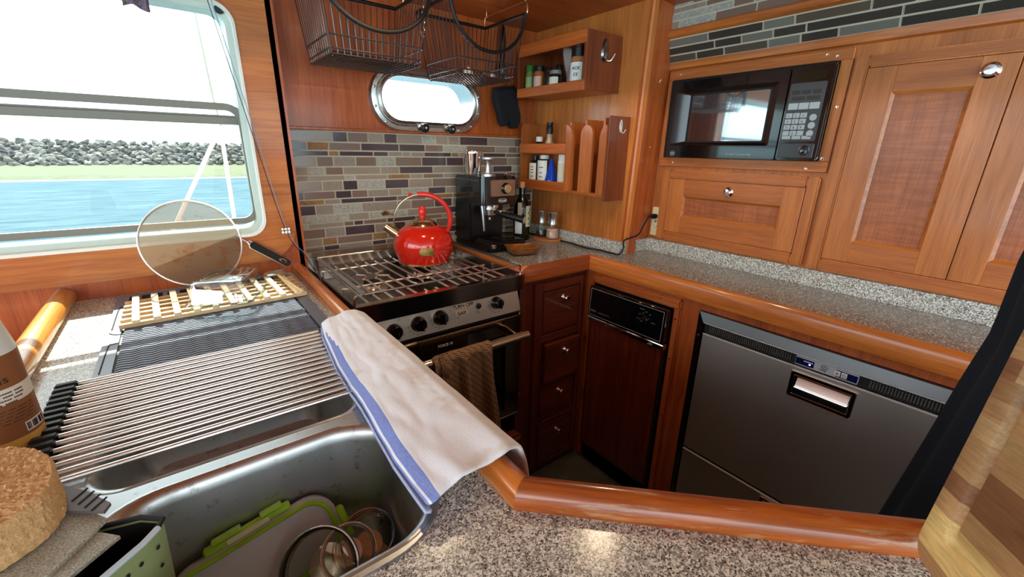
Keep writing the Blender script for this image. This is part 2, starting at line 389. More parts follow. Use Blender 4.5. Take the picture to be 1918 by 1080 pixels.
struct('shade_eave', B().box(-1.7, 0.42, 1.52, 1.97, 1.85, 1.90), WHITE)  # unseen eave, added to keep sun off the upper window but not the port
# stove wall with the port
def stad(cx, cz, hw, hh, n=14):
    P = []; 
    for c, a0 in ((cx + hw - hh, -90), (cx - hw + hh, 90)):
        for k in range(n + 1):
            a = math.radians(a0 + 180 * k / n); P.append((c + hh * math.cos(a), cz + hh * math.sin(a)))
    return P
PC = (0.812, 1.458)
b = B().plate([(0.285, 0), (1.36, 0), (1.36, 1.77), (0.285, 1.77)], [stad(*PC, 0.205, 0.088)], Y(1.58), Y(1.63))
b.box(0.285, 1.34, 1.566, 1.58, 1.340, 1.350, 0, 0.002)
wb = struct('wall_back', b, W_VR)
b = B(); b.box(0.292, 1.34, 1.576, 1.58, 0.86, 1.341, 0)
rows = []
while sum(rows) < 0.44: rows += [0.0185, 0.0275, 0.0345]
tiles(b, 0.294, 1.338, 1.340 - 0.0805 * 5, [0.0185, 0.0275, 0.0345] * 5, lambda u, v, d: (u, 1.576 - d, v), 11)
struct('wall_back_tile', b, TILES, wb)
p2 = struct('window_2', B().rings([[(x, y, z) for x, z in stad(*PC, hw, hh)] for y, hw, hh in ((1.58, 0.232, 0.112), (1.568, 0.232, 0.112), (1.560, 0.226, 0.106), (1.558, 0.212, 0.094), (1.563, 0.206, 0.088), (1.556, 0.203, 0.085), (1.552, 0.196, 0.080), (1.556, 0.190, 0.074), (1.66, 0.186, 0.071))]), STEEL)
struct('window_pane', B().prism(stad(*PC, 0.188, 0.073), Y(1.612), Y(1.616)), pane('port_glass', (0.97, 0.99, 1, 1), 0.05), p2)
for k in range(10):
    a = 2 * PI * (k + 0.5) / 10; q = stad(*PC, 0.219, 0.100, 30); q = q[int(k * 6.2) % len(q)]
    struct('window_screw', B().lathe([(0, 0), (0.0045, 0), (0.0045, 0.002), (0.0015, 0.003), (0, 0.002)], (q[0], 1.559, q[1]), 10, 0, RY), CHROME, p2)
for dx in (0.775, 0.890):
    b = B().tube([(dx - 0.02, 1.556, 1.366), (dx - 0.012, 1.545, 1.372), (dx, 1.54, 1.366)], 0.006, 8, 0)
    b.lathe([(0, 0), (0.015, 0), (0.017, 0.004), (0.015, 0.009), (0.006, 0.012), (0, 0.012)], (dx, 1.545, 1.362), 20, 1, RY)
    b.lathe([(0, 0), (0.0045, 0), (0.004, 0.003), (0, 0.003)], (dx, 1.533, 1.362), 10, 0, RY)
    struct('window_dog', b, [CHROME, BLK], p2)
# shelf bulkhead with the jog
b = B().hexa([(1.34, 1.035, 0), (1.56, 1.035, 0), (1.56, 1.63, 0), (1.34, 1.63, 0), (1.34, 0.985, 1.77), (1.56, 1.005, 1.77), (1.56, 1.63, 1.77), (1.34, 1.63, 1.77)], 0)
b.bm.edges.ensure_lookup_table()
ed = [e for e in b.bm.edges if all(abs(v.co.x - 1.34) < 1e-4 and v.co.y < 1.1 for v in e.verts)]
bmesh.ops.bevel(b.bm, geom=ed, offset=0.022, segments=5, affect='EDGES')
for f in b.bm.faces:
    f.normal_update()
    if abs(f.normal.y) > 0.93 and f.calc_center_median().y < 1.2: f.material_index = 1
struct('wall_shelf_side', b, [W_V, W_VR])
struct('wall_right', B().box(1.50, 1.60, -1.7, 1.03, 0, 1.77), W_DZ)
# slanted tile band and mouldings above the microwave
y1, y0 = 1.026, -1.0
def pr(pts, mi=0): return B().prism(pts, lambda p: (p[0], y1, p[1]), lambda p: (p[0], y0, p[1]), mi)
struct('trim_1', pr([(1.50, 1.572), (1.487, 1.576), (1.484, 1.596), (1.50, 1.60)]), W_TR)
struct('trim_2', pr([(1.50, 1.664), (1.455, 1.668), (1.447, 1.674), (1.446, 1.690), (1.452, 1.696), (1.50, 1.696)]), W_TR)
b = B().prism([(1.50, 1.597), (1.489, 1.597), (1.459, 1.668), (1.50, 1.668)], lambda p: (p[0], y1, p[1]), lambda p: (p[0], -1.0, p[1]), 0)
sl = Vector((-0.030, 0, 0.071)).normalized(); sn = Vector((-0.92, 0, -0.389))
tiles(b, -1.02, 0.60, 0.002, [0.025, 0.025, 0.026], lambda u, v, d: tuple(Vector((1.489, -u + 0.0, 1.597)) + sl * v + sn * d), 5, wr=[0.09, 0.13, 0.16, 0.2])
b2 = B().box(1.462, 1.50, -1.0, y1, 1.694, 1.77)
tiles(b2, -1.024, 0.60, 1.697, [0.026, 0.022, 0.018, 0.03], lambda u, v, d: (1.462 - d, -u, v), 9, wr=[0.07, 0.1, 0.14])
G1_, G2_, G3_ = mat('tile_charcoal', S(62, 58, 52), 0.16, coat=0.4), mat('tile_umber', S(86, 78, 66), 0.16, coat=0.4), mat('tile_ash', S(116, 114, 104), 0.16, coat=0.4)
struct('trim_3', b, [GROUT, G1_, G2_, G3_, G3_, G1_, G2_]); struct('trim_4', b2, [GROUT, T_TP, T_BR, T_SV, T_SV, T_CU, T_RP])
# cabin behind the camera: bulkheads with wide window openings
struct('wall_rear', B().plate([(-1.7, 0), (1.6, 0), (1.6, 1.77), (-1.7, 1.77)], [rrect(-1.5, 1.4, 0.75, 1.70, 0.06)], Y(-1.66), Y(-1.60)), W_VR)
struct('wall_side', B().plate([(-1.7, 0), (1.45, 0), (1.45, 1.77), (-1.7, 1.77)], [rrect(-1.5, 1.25, 0.75, 1.70, 0.06)], X(-1.66), X(-1.60)), W_VR)

# ------------------------------------------------------------------ ceiling lamps
for i, (x, y) in enumerate(((0.51, 1.02), (0.91, 0.67))):
    t = thing('ceiling_light', ['round warm puck lamp under the ceiling over the stove', 'round warm puck lamp under the ceiling towards the microwave'][i], 'lamp', (x, y, 1.77), 'puck lamps on the ceiling')
    part('housing', B().lathe([(0, 0), (0.036, 0), (0.036, -0.012), (0.026, -0.016), (0, -0.016)], (x, y, 1.77), 28), CHROME, t)
    part('lens', B().lathe([(0, -0.0165), (0.024, -0.0165), (0.018, -0.021), (0, -0.022)], (x, y, 1.77), 24), mat('lamp_lens', (1, 0.9, 0.7, 1), 0.4, emit=(1, 0.72, 0.38, 1), es=5), t)
    ld = bpy.data.lights.new('puck', 'SPOT'); ld.energy = 3.5; ld.color = (1, 0.78, 0.52); ld.spot_size = 2.4; ld.shadow_soft_size = 0.02
    lo = bpy.data.objects.new('puck_glow', ld); COL.objects.link(lo); lo.location = (0, 0, -0.03); lo.parent = t

# ------------------------------------------------------------------ outside: water, bank, boulders, hills
b = B(); b.grid(2, 2, lambda u, v: (-300 + 600 * u, 2.2 + 500 * v, -0.6))
wm = mat('sea_sky_reflection', (0.06, 0.12, 0.16, 1), 0.8, spec=0.0, ior=1.0); n, l, p = nodes(wm)  # the sky's reflection is put into the diffuse colour, gloss off
f = noise_n(n, l, coords(n, l, (0.35, 1.6, 1)), 1.6, 5, 0.65); r = ramp(n, [(0.35, (0.050, 0.090, 0.115, 1)), (0.7, (0.095, 0.145, 0.17, 1))]); l.new(f, r.inputs[0]); l.new(r.outputs[0], p.inputs['Base Color']); bump(n, l, p, f, 0.15, 0.1)
o = struct('water', b, wm)
gm = noisy('marsh_grass', (0.026, 0.044, 0.010, 1), (0.056, 0.070, 0.020, 1), 3.0, 0.9, 0.4, bd=0.05)
b = B(); b.grid(60, 12, lambda u, v: (-70 + 140 * u, 30.8 + 7 * v + 0.25 * noise.noise(Vector((u * 60, v * 3, 0))), -0.62 + 0.72 * v ** 0.8 + (0.07 * noise.noise(Vector((u * 200, v * 20, 3))) if v > 0 else 0)))
struct('shore', b, gm)
struct('beach', B().grid(60, 2, lambda u, v: (-70 + 140 * u, 30.5 + 0.7 * v, -0.61 + 0.05 * v)), noisy('pale_sand', (0.14, 0.12, 0.08, 1), (0.10, 0.09, 0.06, 1), 5))
b = B(); b.grid(80, 6, lambda u, v: (-70 + 140 * u, 36 + 5 * v, -0.3 + 1.45 * v ** 0.8)); struct('bank_ground', b, noisy('bank_soil', (0.01, 0.01, 0.009, 1), (0.03, 0.028, 0.022, 1), 2, 0.9))
ROCKM = [noisy('boulder_pale', (0.12, 0.112, 0.10, 1), (0.26, 0.245, 0.22, 1), 2.2, 0.9, 0.6, bd=0.05), noisy('boulder_grey', (0.035, 0.035, 0.034, 1), (0.11, 0.11, 0.10, 1), 2.2, 0.9, 0.6, bd=0.05), noisy('boulder_brown', (0.07, 0.062, 0.05, 1), (0.17, 0.155, 0.13, 1), 2.4, 0.9, 0.6, bd=0.05)]
protos = []
for k in range(6):
    b = B(); bmesh.ops.create_icosphere(b.bm, subdivisions=2, radius=0.5)
    for v in b.bm.verts:
        q = v.co.copy(); q += q.normalized() * 0.42 * noise.noise(q * 2.6 + Vector((k * 7, 0, 0))); v.co = Vector((q.x * 1.2, q.y, q.z * 0.85))
    protos.append((b, ROCKM[k % 3]))
made = []
for k in range(240):
    row = k % 8; u = k // 8
    sz = rnd.uniform(0.33, 0.50) * (1.25 if rnd.random() < 0.12 else 1)
    loc = (-11.0 + u * 0.59 + (row % 2) * 0.295 + rnd.uniform(-0.05, 0.05), 36.2 + row * 0.58, 0.0 + row * 0.172 + rnd.uniform(-0.03, 0.04))
    if k < 6:
        o = solo('boulder', protos[k][0], protos[k][1], 'rough pale boulder in the breakwater across the water', 'boulder', loc, 'boulders of the breakwater', local=True); made.append(o)
    else:
        o = made[rnd.randrange(6)].copy(); COL.objects.link(o); o.location = loc
    o.scale = (sz, sz, sz); o.rotation_euler = (rnd.uniform(-0.5, 0.5), rnd.uniform(-0.5, 0.5), rnd.uniform(0, 6.28))
hb = B()
def hill(x): 
    z = 0.6 + 2.6 * math.exp(-((x + 35) / 26) ** 2) + 3.0 * math.exp(-((x - 12) / 15) ** 2) + 4.3 * math.exp(-((x - 36) / 12) ** 2) + 3 * math.exp(-((x - 60) / 16) ** 2)
    return z + 0.5 * noise.noise(Vector((x * 0.15, 0, 0)))
hb.grid(120, 4, lambda u, v: (-120 + 260 * u, 420 + 50 * v, -1 + (hill(-120 + 260 * u) + 1) * math.sin(PI * v * 0.5)))
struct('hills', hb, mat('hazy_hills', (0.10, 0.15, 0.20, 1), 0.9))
# white spar legs and stay outside the window
t = thing('boat_spar', 'thin white spar with two splayed legs standing outside the window', 'spar', (0.2, 2.6, 0.7))
for dx in (-0.17, -0.0): part('leg', B().tube([(0.218, 2.6, 1.37), (0.218 + (-0.256 if dx else -0.012) * 1.25, 2.6, 0.80)], 0.009, 8), WHITE, t)
part('stay', B().tube([(0.222, 2.6, 1.36), (0.21, 2.6, 1.5), (0.198, 2.6, 1.95)], 0.0045, 6), mat('grey_stay', S(150, 165, 150), 0.6), t)

# ------------------------------------------------------------------ peninsula counter
PEN = [(-0.285, 1.448), (0.25, 1.448), (0.25, 0.299), (0.535, 0.014), (0.95, -0.40), (-0.285, -0.40)]
SK1 = rrect(-0.142, 0.170, 0.573, 0.872, 0.040, 8); SK2 = rrect(-0.142, 0.178, 0.318, 0.549, 0.070, 10)
t = thing('peninsula_counter', 'speckled stone counter around the sink edged with worn varnished teak rails', 'counter', (0, 0.6, 0.875))
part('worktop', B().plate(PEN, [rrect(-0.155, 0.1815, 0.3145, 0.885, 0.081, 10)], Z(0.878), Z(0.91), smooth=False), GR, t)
RP = [(-0.0175, 0.862), (0.0185, 0.862), (0.0185, 0.910)] + [(0.0005 + 0.018 * math.cos(k * PI / 12), 0.914 + 0.0235 * math.sin(k * PI / 12)) for k in range(13)] + [(-0.0175, 0.910)]
part('rail', B().sweep([(-a, z) for a, z in RP], [(0.95, -0.402), (0.535, 0.013), (0.252, 0.296), (0.258, 1.0), (0.262, 1.446)], mis=[0, 0, 1, 1]), [wood('varnished_rail_diagonal', S(180, 94, 36), S(124, 56, 22), 'x', 0.3, 0.7, worn=True, rotz=PI / 4), W_RAIL], t, 'varnished teak rail, worn pale near its mitre')
part('rail', B().tube([(-0.266, 1.448, 0.926), (-0.266, 1.0, 0.926), (-0.266, -0.39, 0.926)], 0.0215, 16), W_RAILL, t, 'round pale teak rail')
b = B().prism([(-0.27, 1.44), (0.238, 1.44), (0.238, 0.293), (0.522, 0.008), (0.93, -0.40), (-0.27, -0.40)], Z(0.0), Z(0.62), 0)
b.prism([(0.215, 1.44), (0.238, 1.44), (0.238, 0.293), (0.522, 0.008), (0.93, -0.40), (0.9, -0.40), (0.5, 0.0), (0.215, 0.285)], Z(0.62), Z(0.877), 0)
b.box(-0.27, -0.25, -0.4, 1.44, 0.62, 0.877)
solo('peninsula_cabinet', b, W_DK, 'dark teak cabinet carrying the stone counter with the sink', 'cabinet', (0, 0.5, 0))
# low settee beyond the pale rail
t = thing('settee', 'low teak settee box under the window beyond the counter', 'settee', (-0.8, 1.2, 0))
part('base', B().box(-1.55, -0.30, 1.05, 1.42, 0.0, 0.80, 0, 0.004), W_WF, t); part('lip', B().box(-1.55, -0.30, 1.18, 1.235, 0.80, 0.86, 0, 0.012, 3), W_RAILL, t)

# ------------------------------------------------------------------ sink
t = thing('sink', 'stainless steel double bowl sink sunk into the speckled counter', 'sink', (0.015, 0.6, 0.9))
RIM = rrect(-0.168, 0.1875, 0.3085, 0.898, 0.086, 10)
b = B().plate(RIM, [SK1, SK2], Z(0.9095), Z(0.9135), smooth=False)
def inset(lp, d):
    cx = sum(p[0] for p in lp) / len(lp); cy = sum(p[1] for p in lp) / len(lp); xs = [abs(p[0] - cx) for p in lp]; ys = [abs(p[1] - cy) for p in lp]
    sx_, sy_ = 1 - d / max(xs), 1 - d / max(ys); return [(cx + (p[0] - cx) * sx_, cy + (p[1] - cy) * sy_) for p in lp]
part('deck', b, SINKM, t)
for lp, dp in ((SK1, 0.17), (SK2, 0.19)):
    R = []
    for d, z in ((-0.003, 0.9138), (0.0, 0.9145), (0.004, 0.9125), (0.008, 0.906), (0.010, 0.895), (0.016, 0.914 - dp + 0.03), (0.024, 0.914 - dp + 0.01), (0.045, 0.914 - dp), (0.1, 0.912 - dp)):
        R.append([(x, y, z) for x, y in inset(lp, d)])
    bb = part('bowl', B().rings(R, 0, True, True, False, True), SINKM, t)
    cx, cy = sum(p[0] for p in lp) / len(lp), sum(p[1] for p in lp) / len(lp)
    part('drain', B().lathe([(0, 0.0), (0.028, 0.0), (0.036, 0.004), (0.04, 0.001)], (cx, cy, 0.9125 - dp), 24), CHROME, t)

# ------------------------------------------------------------------ far counter (stove corner to fridge)
t = thing('galley_counter', 'fine speckled counter with rounded teak edge above the fridge and drawers', 'counter', (1.3, 0.6, 0.88))
CN = [(0.880, 1.574), (1.338, 1.574), (1.338, 1.034), (1.498, 1.028), (1.498, -0.60), (1.222, -0.60), (1.222, 1.078), (0.880, 1.078)]
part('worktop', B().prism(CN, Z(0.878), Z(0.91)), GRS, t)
EP = [(-0.006, 0.857), (0.014, 0.857), (0.016, 0.865), (0.016, 0.900), (0.011, 0.910), (0.003, 0.9145), (-0.006, 0.912)]
part('edge_trim', B().sweep([(a, z) for a, z in EP], [(1.221, -0.60), (1.221, 1.077)][::-1]), W_TR, t)
b = B().sweep([(a, z) for a, z in EP], [(1.221, 1.077), (0.905, 1.077), (0.888, 1.082), (0.880, 1.094), (0.880, 1.13)][::-1]) 
part('edge_trim', b, W_TRX, t)
part('edge_trim', B().box(0.872, 0.881, 1.13, 1.574, 0.885, 0.914, 0, 0.003), W_TR, t)
b = B().box(1.322, 1.338, 1.036, 1.574, 0.91, 0.958, 0, 0.001)
b.hexa([(1.322, 1.020, 0.91), (1.4985, 1.012, 0.91), (1.4985, 1.030, 0.91), (1.322, 1.036, 0.91), (1.322, 1.018, 0.958), (1.4985, 1.010, 0.958), (1.4985, 1.030, 0.958), (1.322, 1.036, 0.958)])
b.box(1.484, 1.4985, -0.60, 1.012, 0.91, 0.961, 0, 0.001)
part('upstand', b, GRB, t)

# ------------------------------------------------------------------ base cabinet with four drawers
def shell_box(b, x0, x1, y0, y1, z0, z1, mi=0, bv=0.002): return b.box(x0, x1, y0, y1, z0, z1, mi, bv)
t = thing('drawer_cabinet', 'narrow dark teak cabinet with four small drawers next to the stove', 'cabinet', (1.05, 1.3, 0))
part('body', B().box(0.875, 1.215, 1.086, 1.574, 0.0, 0.876, 0, 0.002), W_DK, t)
b = B()
for x0, x1 in ((0.945, 0.985), (1.182, 1.204)): b.box(x0, x1, 1.072, 1.088, 0.03, 0.838, 0, 0.003)
for z0, z1 in ((0.803, 0.838), (0.598, 0.628), (0.405, 0.425), (0.212, 0.245), (0.03, 0.045)): b.box(0.985, 1.182, 1.074, 1.088, z0, z1, 1, 0.002)
part('face_frame', b, [W_DK, W_DKX], t)
for z0, z1, zk in ((0.634, 0.797, 0.764), (0.431, 0.592, 0.553), (0.250, 0.400, 0.364), (0.050, 0.206, 0.176)):
    open_ = 0.02 if z1 == 0.592 else 0.0
    d = part('drawer', B().box(0.992, 1.176, 1.076 - open_, 1.095, z0, z1, 0, 0.002), W_DKX, t, 'drawer pulled slightly open' if open_ else None)
    part('knob', B().lathe([(0, 0), (0.012, 0), (0.009, 0.004), (0.006, 0.010), (0.009, 0.016), (0.012, 0.021), (0.009, 0.026), (0, 0.027)], (1.09, 1.076 - open_, zk), 18, 0, RY), CHROME, d)

# ------------------------------------------------------------------ base run: posts and rails round the compactor and fridge
t = thing('base_cabinet', 'teak base cabinet framing the compactor and the fridge', 'cabinet', (1.3, 0.4, 0))
W_BV = wood('base_teak_upright', S(178, 92, 44), S(142, 64, 28), 'z', coat=0.3)
W_BY = wood('base_teak_cross', S(196, 110, 50), S(160, 80, 34), 'y', coat=0.3)
b = B()
b.box(1.215, 1.24, 0.606, 0.668, 0.0, 0.858, 0, 0.002); b.box(1.215, 1.24, 1.034, 1.086, 0.0, 0.858, 0, 0.002)
b.box(1.217, 1.24, -0.60, 0.606, 0.833, 0.860, 0); b.box(1.217, 1.24, 0.668, 1.034, 0.845, 0.860, 1)
part('face_frame', b, [W_BV, W_BY], t)
b = B().box(1.204, 1.24, 0.668, 1.034, 0.812, 0.848, 1, 0.006, 2); b.box(1.206, 1.24, 0.666, 0.692, 0.02, 0.820, 0, 0.005, 2); b.box(1.206, 1.24, 1.034, 1.052, 0.02, 0.820, 0, 0.004, 2)
part('appliance_trim', b, [W_BV, W_BY], t)
for y, z in ((0.74, 0.834), (0.679, 0.78), (0.679, 0.64), (0.679, 0.42)):
    part('screw', B().lathe([(0, 0), (0.0035, 0), (0.003, 0.0015), (0, 0.001)], (1.204, y, z), 10, 0, RX), CHROME, t)
part('carcass', B().box(1.28, 1.49, -0.60, 1.08, 0.0, 0.876), W_DK, t)

# ------------------------------------------------------------------ trash compactor
t = thing('trash_compactor', 'narrow wood-fronted trash compactor with black control panel', 'compactor', (1.23, 0.86, 0.0))
part('body', B().box(1.222, 1.279, 0.700, 1.030, 0.0, 0.81), BLKM, t)
b = B().hexa([(1.178, 0.697, 0.688), (1.24, 0.697, 0.688), (1.24, 1.031, 0.688), (1.178, 1.031, 0.688), (1.184, 0.697, 0.806), (1.24, 0.697, 0.806), (1.24, 1.031, 0.806), (1.184, 1.031, 0.806)], 0, 0.003)
cp = part('control_panel', b, BLKG, t)
def px(y, z): return (1.1775 + (z - 0.688) * 0.0508, y, z)
b = B(); tk = 0.0012
for (ya, yb, za, zb) in ((0.707, 1.022, 0.797, 0.7985), (0.707, 1.022, 0.694, 0.6955), (0.707, 0.7085, 0.694, 0.7985), (1.0205, 1.022, 0.694, 0.7985)):
    b.hexa([px(ya, za), (1.18 + (za - 0.688) * 0.05, ya, za), (1.18 + (za - 0.688) * 0.05, yb, za), px(yb, za), px(ya, zb), (1.186, ya, zb), (1.186, yb, zb), px(yb, zb)], 0)
part('panel_border', b, mat('thin_silver_line', S(150, 150, 148), 0.4), cp)
kn = part('dial', B().lathe([(0, 0), (0.026, 0), (0.026, 0.006), (0.024, 0.008), (0.016, 0.009), (0.014, 0.022), (0.012, 0.024), (0, 0.024)], px(0.787, 0.745), 30, 0, RX), BLKG, cp)
b = B().text('COMPACTOR', 0.0085, px(0.978, 0.709), (0, -1, 0), (0, 0, 1), 0)
for ya, yb, z_ in ((0.800, 0.783, 0.784), (0.778, 0.770, 0.779), (0.762, 0.754, 0.773), (0.750, 0.736, 0.748)): b.obox(px((ya + yb) / 2, z_), (0.0008, ya - yb, 0.0022), Matrix.Identity(3))
part('lettering', b, GREY, cp)
b = B(); 
for k in range(5): b.box(1.1775, 1.180, 0.990 + k * 0.0052, 0.9935 + k * 0.0052, 0.7095, 0.7165)
part('emblem', b, GREY, cp)
b = B().box(1.184, 1.215, 0.697, 1.030, 0.664, 0.684, 0, 0.002); b.tube([(1.186, 0.697, 0.681), (1.186, 1.030, 0.681)], 0.004, 8, 0)
part('handle_bar', b, CHROME, t); part('latch', B().box(1.176, 1.19, 0.738, 0.756, 0.662, 0.672, 0, 0.002), BLK, t)
part('door', B().box(1.196, 1.222, 0.706, 1.026, 0.100, 0.664, 0, 0.002), W_LAM, t)
b = B().box(1.1945, 1.222, 0.698, 0.706, 0.098, 0.664, 0, 0.001); b.box(1.1945, 1.222, 1.026, 1.029, 0.098, 0.664, 0, 0.0008); b.box(1.1945, 1.222, 0.698, 1.029, 0.095, 0.100, 0, 0.0008)
part('door_edge', b, mat('dull_edge_metal', S(84, 78, 74), 0.35, 0.9), t); part('kick_plate', B().box(1.222, 1.25, 0.695, 1.032, 0.0, 0.094), BLK, t)

# ------------------------------------------------------------------ drawer fridge
t = thing('fridge', 'wide dark stainless drawer fridge set under the counter', 'fridge', (1.23, 0.28, 0.0))
part('body', B().box(1.222, 1.278, -0.03, 0.606, 0.05, 0.832), BLKM, t)
def frame_(b, ya, yb, za, zb, w_, x0, x1, mi=0, bv=0.002):
    b.box(x0, x1, ya, yb, zb - w_, zb, mi, bv); b.box(x0, x1, yb - w_, yb, za, zb - w_, mi, bv); b.box(x0, x1, ya, ya + w_, za, zb - w_, mi, bv); b.box(x0, x1, ya + w_, yb - w_, za, za + w_, mi, bv)
b = B(); b.hexa([(1.197, -0.03, 0.803), (1.222, -0.03, 0.803), (1.222, 0.585, 0.803), (1.197, 0.585, 0.803), (1.206, -0.03, 0.832), (1.222, -0.03, 0.832), (1.222, 0.606, 0.832), (1.206, 0.606, 0.832)], 0, 0.001)
b.hexa([(1.197, 0.585, 0.08), (1.222, 0.585, 0.08), (1.222, 0.606, 0.08), (1.206, 0.606, 0.08), (1.197, 0.585, 0.803), (1.222, 0.585, 0.803), (1.222, 0.606, 0.832), (1.206, 0.606, 0.832)], 1, 0.0)
part('frame', b, [FRAMEM, BLKG], t)
part('frame_line', B().box(1.1955, 1.20, -0.03, 0.582, 0.8015, 0.8035), mat('frame_edge_line', (0.7, 0.7, 0.72, 1), 0.5, 0.4), t)
part('screw', B().lathe([(0, 0), (0.005, 0), (0.004, 0.003), (0, 0.004)], (1.202, 0.596, 0.755), 12, 0, RX), CHROME, t)
part('grille_strip', B().box(1.203, 1.22, -0.02, 0.580, 0.772, 0.801), BLKM, t)
for ya, yb in ((0.340, 0.566), (-0.02, 0.176)):
    v = B(); k = 0
    while ya + k * 0.0056 < yb - 0.003: v.box(1.1985, 1.204, ya + k * 0.0056, ya + k * 0.0056 + 0.0032, 0.778, 0.797, 0, 0.0006); k += 1
    part('vent_slats', v, mat('slat_grey', S(104, 106, 106), 0.35, 0.6), t)
dp = part('display', B().box(1.1975, 1.204, 0.195, 0.328, 0.7745, 0.7995, 0, 0.001), mat('display_silver', S(176, 184, 196), 0.35), t)
NV = mat('display_navy', S(16, 24, 70), 0.2)
for ya, yb in ((0.286, 0.327), (0.196, 0.240)): part('display_window', B().box(1.1968, 1.198, ya, yb, 0.778, 0.7955), NV, dp)
b = B()
for k in range(5): b.box(1.196, 1.197, 0.289 + k * 0.0042, 0.292 + k * 0.0042, 0.789, 0.7915, 0)
part('display_segments', b, WPRINT, dp)
part('indicator_light', B().box(1.196, 1.197, 0.293, 0.297, 0.783, 0.7865), mat('blue_led', S(60, 60, 255), 0.3, emit=(0.15, 0.12, 1, 1), es=5), dp)
b = B().tube([(1.1965, 0.264 + 0.007 * math.cos(a * PI / 8), 0.791 + 0.0045 * math.sin(a * PI / 8)) for a in range(16)], 0.0006, 4, 0, True)
b.text('V', 0.006, (1.197, 0.2662, 0.789), (0, -1, 0), (0, 0, 1)); b.text('Vitrifrigo', 0.0045, (1.197, 0.2745, 0.781), (0, -1, 0), (0, 0, 1))
part('lettering', b, PRINT, dp)
for yb_ in (0.2225, 0.2365):
    bt = part('button', B().box(1.196, 1.198, yb_ - 0.006, yb_ + 0.006, 0.780, 0.7935, 0, 0.0008), WPRINT, dp)
    b = B()
    if yb_ > 0.23:
        for k in range(3): a = k * PI / 3; b.tube([(1.1956, yb_ + 0.0042 * math.cos(a), 0.7868 + 0.0042 * math.sin(a)), (1.1956, yb_ - 0.0042 * math.cos(a), 0.7868 - 0.0042 * math.sin(a))], 0.0005, 4)
    else:
        b.tube([(1.1956, yb_ + 0.0036 * math.cos(a), 0.7865 + 0.0036 * math.sin(a)) for a in [PI * 0.68 + k * 2 * PI / 15 * 0.82 for k in range(16)]], 0.0005, 4); b.tube([(1.1956, yb_, 0.7865), (1.1956, yb_, 0.7915)], 0.0005, 4)
    part('button_symbol', b, PRINT, bt)
def pull(par, ya, yb, za, zb):
    """recessed pull: frame, dark pocket and tilting chrome flap"""
    b = B(); P = rrect(ya, yb, za, zb, 0.006, 4); Q = rrect(ya + 0.009, yb - 0.009, za + 0.009, zb - 0.009, 0.004, 4)
    b.plate(P, [Q], X(1.1905), X(1.1965)); part('pull_frame', b, BLKG, par)
    b = B(); frame_(b, ya - 0.0015, yb + 0.0015, za - 0.0015, zb + 0.0015, 0.0018, 1.1895, 1.194, 0, 0.0006); frame_(b, ya + 0.0075, yb - 0.0075, za + 0.0075, zb - 0.0075, 0.0016, 1.1895, 1.193, 0, 0.0005)
    part('pull_rim', b, CHROME, par)
    b = B().hexa([(1.191, ya + 0.01, za + 0.028), (1.198, ya + 0.01, za + 0.028), (1.208, yb - 0.012, za + 0.028), (1.191, yb - 0.012, za + 0.028), (1.203, ya + 0.01, zb - 0.012), (1.207, ya + 0.01, zb - 0.010), (1.207, yb - 0.012, zb - 0.010), (1.203, yb - 0.012, zb - 0.012)], 0, 0.001)
    b.tube([(1.1925, ya + 0.012, za + 0.028), (1.1925, yb - 0.012, za + 0.028)], 0.003, 8)
    part('pull_flap', b, mat('polished_flap', (0.8, 0.78, 0.74, 1), 0.12, 1.0), par)
def dplate(ya, yb, za, zb, hole):
    return B().plate(rrect(ya, yb, za, zb, 0.004, 3), [rrect(hole[0] + 0.004, hole[1] - 0.004, hole[2] + 0.004, hole[3] - 0.004, 0.004, 3)], X(1.1945), X(1.216), smooth=False)
d1 = part('drawer', dplate(-0.02, 0.578, 0.362, 0.768, (0.189, 0.327, 0.684, 0.758)), DSTEEL, t, 'tall upper drawer front')
EDGE = mat('pale_edge_line', (0.8, 0.8, 0.82, 1), 0.5, 0.4)
part('drawer_edge', B().box(1.1925, 1.198, -0.02, 0.578, 0.768, 0.7705), EDGE, d1)
part('pocket', B().box(1.210, 1.215, 0.195, 0.32, 0.69, 0.755), BLK, d1); pull(d1, 0.189, 0.327, 0.686, 0.756)
d2 = part('drawer', dplate(-0.02, 0.578, 0.085, 0.350, (0.189, 0.327, 0.274, 0.344)), DSTEEL, t, 'lower drawer front')
part('drawer_edge', B().box(1.1925, 1.198, -0.02, 0.578, 0.350, 0.3535), EDGE, d2)
part('pocket', B().box(1.210, 1.215, 0.195, 0.32, 0.28, 0.34), BLK, d2); pull(d2, 0.189, 0.327, 0.274, 0.344)

# ------------------------------------------------------------------ stove
t = thing('stove', 'stained stainless boat gas stove with oven beneath the red kettle', 'stove', (0.58, 1.3, 0.3))
FX0, FX1, FY = 0.306, 0.866, 1.042
b = B().box(FX0, FX0 + 0.006, FY + 0.004, 1.53, 0.36, 0.900); b.box(FX1 - 0.006, FX1, FY + 0.02, 1.53, 0.36, 0.900)
b.box(FX0, FX1, 1.52, 1.53, 0.36, 0.93); b.box(FX0, FX1, FY + 0.02, 1.53, 0.36, 0.366)
b.box(FX1 - 0.012, FX1 + 0.002, FY + 0.008, FY + 0.02, 0.36, 0.868, 0, 0.001); b.box(FX0 - 0.002, FX0 + 0.012, FY + 0.008, FY + 0.02, 0.36, 0.868, 0, 0.001)
part('body', b, [STOVE], t)
b = B().prism([(FY, 0.846), (FY, 0.8965), (FY + 0.0015, 0.8985), (FY + 0.022, 0.8985), (FY + 0.024, 0.880), (FY + 0.012, 0.862), (FY + 0.012, 0.846)], lambda p: (FX0 + 0.002, p[0], p[1]), lambda p: (FX1, p[0], p[1]), 0)
part('front_lip', b, brushed('lip_steel', (0.46, 0.38, 0.33, 1), 0.12, 'x', 0.08), t)
